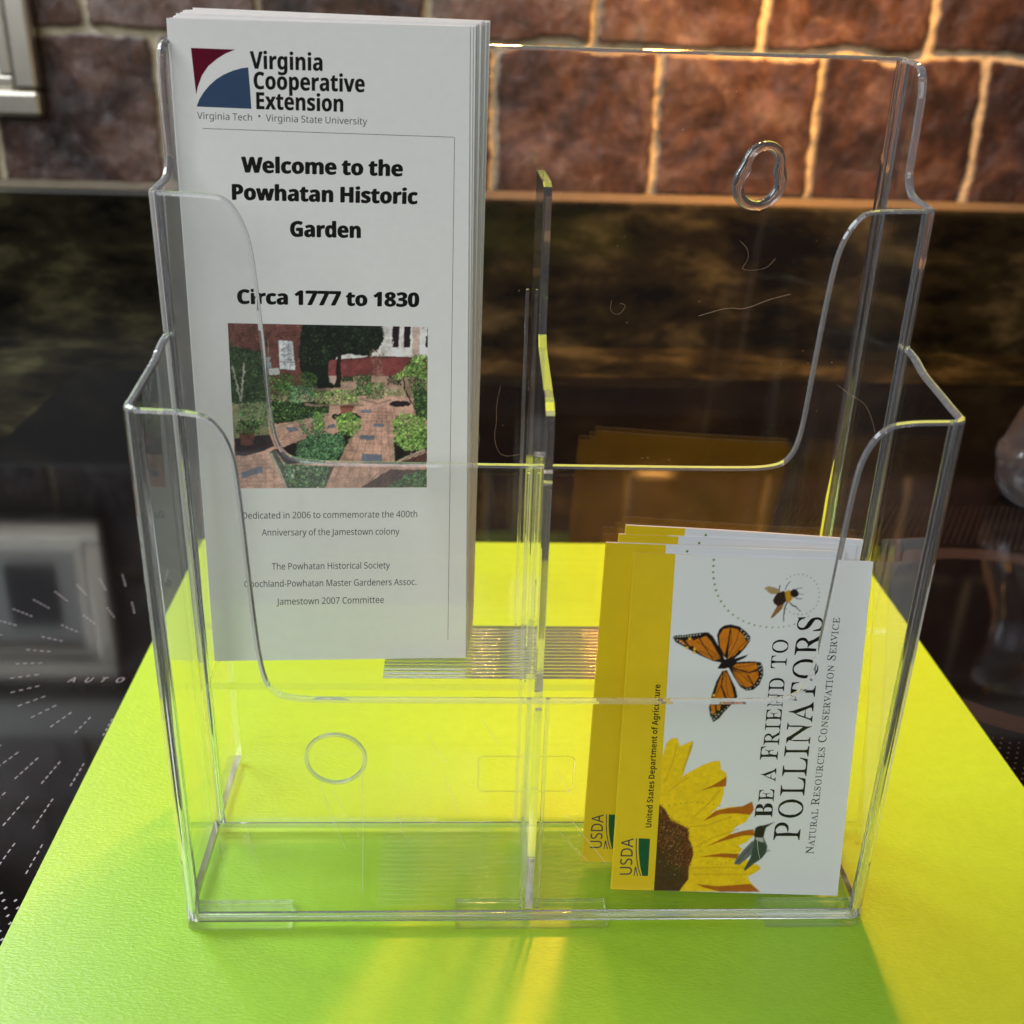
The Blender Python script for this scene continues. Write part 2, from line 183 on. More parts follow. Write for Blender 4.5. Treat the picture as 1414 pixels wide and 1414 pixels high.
sV 214:108,-4 96,48 75,96 54,146 33,196 11,210 4,216 -7,219 -7,228 49,228 105,228 105,219 83,216 77,212 63,205 69,185 94,126 129,71 152,130 174,189 177,204 177,212 171,216 149,219 149,228 221,228 221,219 212,218 204,214 191,191 172,142 153,93 123,47 113,-3'''
BROCHURE_TEXT = [('Virginia','m',(2475,20500),(4743,20485),(2490,20996)),('Cooperative','m',(2522,19905),(6025,19887),(2536,20406)),('Extension','m',(2553,19315),(5355,19290),(2568,19809)),('Virginia Tech  •  Virginia State University','r',(734,18980),(6064,18914),(743,19182)),('Welcome to the','h',(2036,17393),(7186,17362),(2052,17860)),('Powhatan Historic','h',(1629,16542),(7652,16496),(1646,17015)),('Garden','h',(3461,15405),(5808,15391),(3471,15888)),('Circa 1777 to 1830','h',(1617,13197),(7680,13148),(1633,13661)),('Dedicated in 2006 to commemorate the 400th','r',(1335,5594),(7578,5630),(1343,5836)),('Anniversary of the Jamestown colony','r',(2005,4950),(6909,4966),(2013,5195)),('The Powhatan Historical Society','r',(2292,3639),(6545,3656),(2299,3888)),('Goochland-Powhatan Master Gardeners Assoc.','r',(1260,2960),(7524,2994),(1268,3212)),('Jamestown 2007 Committee','r',(2419,2250),(6317,2291),(2426,2505))]
LOGO_RED = [(688,21048),(2037,21034),(1727,20911),(1456,20749),(1181,20537),(969,20261),(822,19935),(751,19706)]
LOGO_BLUE = [(739,19344),(844,19567),(991,19773),(1181,19978),(1412,20167),(1666,20314),(1951,20430),(2216,20504),(2408,20530),(2429,19946),(2439,19314)]
FRAME = [(872,18696),(8858,18592),(8663,754)]
PHOTO = [(1278,12542),(7968,12470),(7902,6751),(1207,6731)]
COVER_TEXT = [('Be a Friend to','s.87',(5621,2949),(5614,9642),(4991,2928)),('Pollinators','s.92',(6692,2098),(6746,10520),(5744,2068)),('Natural Resources Conservation Service','s.8',(7248,1599),(7332,10436),(6959,1590))]
BAND_TEXT = [('United States Department of Agriculture','b',(1314,2416),(1259,7789),(1101,2409))]
USDA_TEXT = [('USDA','r',(728,547),(704,2003),(293,534))]
EMBLEM = [(888,2009),(1299,2003),(1321,566),(1113,559),(1020,890),(955,1236),(913,1581)]
EMBLEM_L = [[(805,2006),(825,1578),(875,1183),(954,838),(1057,562)],[(950,559),(892,737),(852,910)],[(821,555),(832,735),(843,909)]]
BAND = [(3,12424),(1444,12432),(1582,-21),(1,16)]
COVER_ART = [('p',[(1646,5644),(1832,5798),(2029,5805),(2107,5512),(2581,5736),(2541,5379),(2386,4809),(2329,4449),(2125,4143),(1847,3291),(1393,3276),(1451,4837)],(244,206,20),1),('p',[(2581,5736),(2550,5409),(2386,4809),(2201,4265),(2373,4987),(2449,5465)],(214,172,10),1),('p',[(2331,4419),(2654,4640),(3034,4861),(3363,4992),(3590,5000),(3645,4673),(3822,4590),(3885,4382),(3812,4020),(3808,3719),(3724,3354),(3568,3167),(2822,2474),(1510,2432),(1449,3278),(1812,3772)],(244,206,20),1),('p',[(2604,3074),(3193,2851),(3625,3169),(4074,3274),(4528,3320),(4854,3512),(4816,3299),(4949,3212),(4842,2996),(4694,2718),(4366,2524),(4160,2243),(3724,1954),(2425,1667)],(244,206,20),1),('p',[(2654,1675),(3544,2040),(4160,2243),(4665,2382),(5004,2454),(5051,2241),(4762,1926),(4514,1795),(4668,1677),(4464,1363),(3601,1336),(2739,1309)],(244,206,20),1),('p',[(2448,1361),(3414,1515),(4223,1479),(4689,1432),(5004,1133),(5297,1081),(5398,929),(5209,768),(4934,605),(5068,391),(5448,29),(2266,-67)],(244,206,20),1),('p',[(2944,3840),(3381,4065),(3865,4412),(3866,4052),(3443,4007)],(176,96,16),1),('p',[(3148,2698),(3573,3106),(4076,3244),(4528,3320),(4854,3512),(4949,3212),(4842,2996),(4322,3040),(3754,2991)],(176,96,16),1),('p',[(4162,2213),(4608,2380),(5004,2454),(5037,2210),(4624,2197),(3729,1893),(3285,1695)],(176,96,16),1),('p',[(3141,1321),(3878,1480),(4569,1490),(4469,1302),(3774,1341)],(176,96,16),1),('p',[(2748,444),(3108,269),(3866,199),(5073,329),(5448,29),(4000,-15),(3409,123)],(176,96,16),1),('l',[(1812,3772),(2238,4147),(2508,4336)],0.35,(214,172,10)),('l',[(1672,4128),(1902,4852),(1999,5449)],0.35,(214,172,10)),('l',[(2794,2838),(3269,3338),(3680,3895)],0.35,(214,172,10)),('l',[(2651,2469),(3331,2552),(4107,2881)],0.35,(214,172,10)),('l',[(2941,1684),(3542,2070),(4376,2403)],0.35,(214,172,10)),('l',[(2888,882),(3806,941),(4962,946)],0.35,(214,172,10)),('l',[(2964,637),(3829,664),(4868,696)],0.35,(214,172,10)),('p',[(1469,3399),(1808,3048),(2005,2691),(2299,2579),(2627,2407),(2683,2043),(2855,1681),(2907,1376),(2772,878),(2806,446),(2599,129),(2497,-60),(1459,-92),(1566,841)],(70,34,16),0),('s',[(1574,3282),(2005,2691),(2627,2407),(2881,1559),(2772,878),(2499,684),(2083,857),(1610,1825)],420,0.35,[(150,60,30),(190,96,44),(60,20,14),(110,40,20),(220,150,90)]),('s',[(1588,1334),(2184,1045),(2772,878),(2599,129),(1568,5)],320,0.35,[(60,62,30),(40,34,18),(84,80,40),(50,46,24)]),('s',[(1617,3314),(2057,2753),(2651,2469),(2926,1499),(2830,880),(2781,383),(2695,381),(2668,1491),(2493,2281),(1825,2807)],200,0.45,[(160,60,24),(110,36,16),(70,24,14)]),('d',(1907,3251),0.22,(120,130,20)),('d',(2102,3303),0.22,(120,130,20)),('d',(2298,3349),0.22,(120,130,20)),('d',(2495,3386),0.22,(120,130,20)),('d',(2693,3408),0.22,(120,130,20)),('d',(2892,3415),0.22,(120,130,20)),('d',(3092,3405),0.22,(120,130,20)),('d',(3294,3382),0.22,(120,130,20)),('d',(3496,3349),0.22,(120,130,20)),('d',(3699,3310),0.22,(120,130,20)),('d',(4134,2900),0.2,(120,130,20)),('d',(4278,2753),0.2,(120,130,20)),('d',(4372,2586),0.2,(120,130,20)),('d',(4427,2417),0.2,(120,130,20)),('d',(4464,2253),0.2,(120,130,20)),('d',(4483,2088),0.2,(120,130,20)),('d',(4492,1917),0.2,(120,130,20)),('d',(4478,1745),0.2,(120,130,20)),('d',(4435,1571),0.2,(120,130,20)),('d',(4346,1390),0.2,(120,130,20)),('d',(4231,1245),0.2,(120,130,20)),('d',(4107,1142),0.2,(120,130,20)),('d',(3957,1076),0.2,(120,130,20)),('d',(3786,1046),0.2,(120,130,20)),('d',(3612,1053),0.2,(120,130,20)),('d',(3447,1097),0.2,(120,130,20)),('d',(3312,1204),0.2,(120,130,20)),('d',(3196,1354),0.2,(120,130,20)),('d',(3136,1536),0.2,(120,130,20)),('d',(3123,1702),0.2,(120,130,20)),('d',(3158,1838),0.2,(120,130,20)),('d',(3237,1938),0.2,(120,130,20)),('p',[(4986,1994),(5216,2002),(5140,1692),(4925,1378),(4605,1059),(4401,1084),(4469,1302),(4726,1679)],(104,108,108),2),('l',[(5078,1936),(4795,1546),(4462,1116)],0.12,(60,64,66)),('l',[(5048,1886),(4753,1489),(4494,1142)],0.12,(60,64,66)),('l',[(5018,1836),(4712,1432),(4527,1168)],0.12,(60,64,66)),('l',[(4987,1786),(4671,1376),(4559,1193)],0.12,(60,64,66)),('l',[(4957,1736),(4629,1319),(4592,1219)],0.12,(60,64,66)),('l',[(4927,1685),(4588,1262),(4624,1245)],0.12,(60,64,66)),('p',[(5059,2150),(5372,2190),(5549,1828),(5542,1582),(5391,1331),(5067,1073),(4827,831),(4781,891),(4982,1379),(5037,1750)],(58,74,66),2),('p',[(5045,2119),(5348,2141),(5423,1947),(5216,2002)],(186,186,180),0),('p',[(5037,2210),(5046,2498),(5193,2594),(5363,2618),(5715,2739),(5441,2523),(5408,2314),(5388,2142),(5061,2131)],(34,26,26),0),('l',[(5364,2606),(5715,2739)],0.2,(22,16,14)),('l',[(5539,1613),(5682,1636)],0.2,(22,16,14)),('l',[(5565,1644),(5624,1695)],0.16,(22,16,14)),('d',(2780,12278),0.42,(92,140,24)),('d',(2787,12063),0.412,(92,140,24)),('d',(2794,11847),0.40399999999999997,(92,140,24)),('d',(2827,11632),0.39599999999999996,(92,140,24)),('d',(2877,11417),0.388,(92,140,24)),('d',(2941,11213),0.38,(92,140,24)),('d',(3032,11015),0.372,(92,140,24)),('d',(3143,10828),0.364,(92,140,24)),('d',(3275,10658),0.356,(92,140,24)),('d',(3427,10500),0.348,(92,140,24)),('d',(3599,10364),0.33999999999999997,(92,140,24)),('d',(3785,10250),0.33199999999999996,(92,140,24)),('d',(3976,10153),0.32399999999999995,(92,140,24)),('d',(4176,10078),0.31599999999999995,(92,140,24)),('d',(4379,10026),0.308,(92,140,24)),('d',(4586,9989),0.3,(92,140,24)),('d',(4798,9970),0.292,(92,140,24)),('d',(5008,9967),0.284,(92,140,24)),('d',(5218,9970),0.27599999999999997,(92,140,24)),('d',(5398,9999),0.268,(92,140,24)),('d',(5582,10044),0.26,(92,140,24)),('d',(5759,10112),0.252,(92,140,24)),('d',(5356,11712),0.22,(120,132,104)),('d',(5471,11803),0.22,(120,132,104)),('d',(5604,11865),0.22,(120,132,104)),('d',(5749,11894),0.22,(120,132,104)),('d',(5898,11890),0.22,(120,132,104)),('d',(6044,11852),0.22,(120,132,104)),('d',(6182,11783),0.22,(120,132,104)),('d',(6303,11684),0.22,(120,132,104)),('d',(6403,11562),0.22,(120,132,104)),('d',(6477,11422),0.22,(120,132,104)),('d',(6521,11270),0.22,(120,132,104)),('d',(6534,11113),0.22,(120,132,104)),('d',(6513,10960),0.22,(120,132,104)),('d',(6461,10816),0.22,(120,132,104)),('d',(6379,10690),0.22,(120,132,104)),('d',(6272,10587),0.22,(120,132,104)),('d',(6145,10512),0.22,(120,132,104)),('d',(6004,10469),0.22,(120,132,104)),('d',(5855,10460),0.22,(120,132,104)),('d',(5705,10485),0.22,(120,132,104)),('d',(5563,10543),0.22,(120,132,104)),('d',(5434,10631),0.22,(120,132,104)),('d',(6221,10411),0.22,(120,132,104)),('d',(6075,10306),0.22,(120,132,104)),('p',[(4588,11359),(4742,11431),(5014,11376),(5184,11274),(5088,11150),(4820,11162)],(176,150,104),2),('p',[(5355,10871),(5144,10835),(4965,10444),(4908,10305),(4993,10308),(5271,10621)],(150,104,52),2),('l',[(5340,11324),(5360,11455),(5472,11629)],0.28,(22,16,14)),('l',[(5112,11299),(5140,11463)],0.35,(22,16,14)),('l',[(5649,11336),(5762,11395),(5910,11412)],0.2,(22,16,14)),('l',[(5658,11074),(5797,11025),(5930,11030)],0.25,(22,16,14)),('l',[(5443,10902),(5376,10707),(5366,10460)],0.45,(22,16,14)),('l',[(5354,10597),(5366,10350),(5369,10196)],0.3,(22,16,14)),('l',[(5531,10878),(5615,10788),(5759,10739)],0.45,(22,16,14)),('l',[(5742,10749),(5919,10581)],0.3,(22,16,14)),('l',[(5808,11190),(5995,11197)],0.12,(22,16,14)),('p',[(4980,11048),(5058,11187),(5290,11289),(5423,11120),(5419,10928),(5307,10814),(5127,10725),(4985,10818),(4936,10937)],(50,30,18),2),('p',[(5320,11252),(5473,11329),(5573,11235),(5610,11018),(5515,10877),(5406,10900)],(196,146,30),2),('p',[(5507,11260),(5604,11367),(5740,11340),(5821,11217),(5789,11107),(5632,11062),(5546,11125)],(32,22,18),0),('p',[(1574,9488),(1686,9558),(1927,9567),(2270,9636),(2614,9693),(2801,9700),(2972,9569),(3158,9271),(3315,9000),(3443,8754),(3346,8623),(3045,8673),(2600,8851),(2236,9026),(1929,9186),(1678,9315)],(22,16,14),0),('p',[(3104,9601),(3166,9825),(3316,9968),(3552,10021),(3853,9961),(4110,9778),(4277,9591),(4273,9452),(4133,9198),(3940,8940),(3738,8765),(3553,8720),(3377,8891),(3189,9217)],(22,16,14),0),('p',[(3602,8454),(3748,8654),(4068,8694),(4445,8720),(4717,8691),(4816,8499),(4840,8220),(4735,7879),(4536,7675),(4295,7638),(4066,7770),(3851,8071)],(22,16,14),0),('p',[(3556,8368),(3748,8011),(3906,7736),(4005,7402),(3919,7257),(3773,7054),(3575,6820),(3431,6588),(3225,6439),(3098,6661),(3030,6971),(3091,7425),(3212,7935),(3396,8334)],(22,16,14),0),('p',[(2021,9383),(2257,9458),(2383,9214),(2198,9180)],(206,122,18),2),('p',[(2238,9347),(2470,9478),(3044,8684),(2594,8917),(2336,9129)],(206,122,18),2),('p',[(2523,9480),(2730,9576),(2924,9373),(3307,8766),(3069,8701)],(206,122,18),2),('p',[(1779,9396),(1914,9379),(2118,9165),(1867,9289)],(206,122,18),2),('p',[(3184,9604),(3300,9830),(3535,9905),(3497,9395),(3431,8893),(3243,9219)],(206,122,18),2),('p',[(3579,9896),(3809,9849),(4042,9637),(4141,9420),(3781,8906),(3549,8775),(3555,9342)],(206,122,18),2),('p',[(3918,9189),(4141,9420),(4221,9434),(3981,9081)],(206,122,18),2),('p',[(3735,8486),(3860,8603),(4557,8668),(4629,8464),(4318,8312)],(206,122,18),2),('p',[(3713,8430),(4321,8268),(4637,8380),(4683,8158),(4546,7872),(4327,8201)],(206,122,18),2),('p',[(3744,8375),(4244,8226),(4521,7843),(4285,7750),(4059,7854),(3876,8100)],(206,122,18),2),('p',[(3450,8336),(3562,8284),(3730,7898),(3897,7398),(3642,7332),(3411,7830)],(206,122,18),2),('p',[(3403,8250),(3377,7773),(3560,7329),(3181,7315),(3276,7825)],(206,122,18),2),('p',[(3076,7074),(3228,7080),(3277,6809),(3177,6692)],(206,122,18),2),('p',[(3293,7082),(3444,7087),(3419,6871),(3324,6896)],(206,122,18),2),('l',[(3393,8697),(2791,9147),(2426,9354)],0.2,(22,16,14)),('l',[(3393,8697),(2532,9026)],0.2,(22,16,14)),('l',[(3409,8837),(3631,9400),(3563,9895)],0.2,(22,16,14)),('l',[(3521,8785),(3792,9406),(3864,9824)],0.2,(22,16,14)),('l',[(3577,8759),(3918,9189),(4190,9477)],0.2,(22,16,14)),('l',[(3656,8456),(4205,8364),(4750,8328)],0.2,(22,16,14)),('l',[(3686,8429),(4170,8139),(4578,7817)],0.2,(22,16,14)),('l',[(3715,8402),(4045,8022),(4260,7721)],0.2,(22,16,14)),('l',[(3682,8468),(4191,8531),(4639,8660)],0.2,(22,16,14)),('l',[(3504,8338),(3411,7830),(3204,7372)],0.2,(22,16,14)),('l',[(3533,8311),(3577,7780),(3693,7362)],0.2,(22,16,14)),('l',[(3254,7092),(3295,6583)],0.2,(22,16,14)),('d',(1665,9480),0.22,(225,222,214)),('d',(1744,9505),0.22,(225,222,214)),('d',(1829,9508),0.22,(225,222,214)),('d',(1915,9512),0.22,(225,222,214)),('d',(2010,9526),0.22,(225,222,214)),('d',(2105,9547),0.22,(225,222,214)),('d',(2200,9561),0.22,(225,222,214)),('d',(2306,9582),0.22,(225,222,214)),('d',(2412,9597),0.22,(225,222,214)),('d',(2517,9623),0.22,(225,222,214)),('d',(1742,9384),0.22,(225,222,214)),('d',(1843,9321),0.22,(225,222,214)),('d',(1949,9270),0.22,(225,222,214)),('d',(4035,9720),0.22,(225,222,214)),('d',(4122,9640),0.22,(225,222,214)),('d',(4183,9560),0.22,(225,222,214)),('d',(4217,9478),0.22,(225,222,214)),('d',(4100,9584),0.22,(225,222,214)),('d',(3945,9827),0.22,(225,222,214)),('d',(4727,8579),0.22,(225,222,214)),('d',(4764,8469),0.22,(225,222,214)),('d',(4777,8329),0.22,(225,222,214)),('d',(4762,8189),0.22,(225,222,214)),('d',(4731,8047),0.22,(225,222,214)),('d',(4665,7933),0.22,(225,222,214)),('d',(4578,7817),0.22,(225,222,214)),('d',(4649,8548),0.22,(225,222,214)),('d',(4699,8411),0.22,(225,222,214)),('d',(4423,7727),0.22,(225,222,214)),('d',(4317,7695),0.22,(225,222,214)),('d',(3157,6607),0.22,(225,222,214)),('d',(3243,6553),0.22,(225,222,214)),('d',(3318,6641),0.22,(225,222,214)),('d',(3392,6729),0.22,(225,222,214)),('d',(3491,6846),0.22,(225,222,214)),('d',(3593,6934),0.22,(225,222,214)),('d',(3694,7023),0.22,(225,222,214)),('d',(3130,6804),0.22,(225,222,214)),('d',(3284,6725),0.22,(225,222,214)),('d',(2166,9455),0.5,(240,190,50)),('d',(2095,9120),0.5,(240,190,50)),('d',(2349,8963),0.5,(240,190,50)),('d',(3172,7428),0.5,(240,190,50)),('d',(2366,9086),0.5,(240,190,50)),('p',[(3217,8411),(3295,8582),(3416,8753),(3629,8778),(3843,8808),(4272,8969),(4138,8831),(3829,8657),(3681,8484),(3445,8403)],(22,16,14),0)]
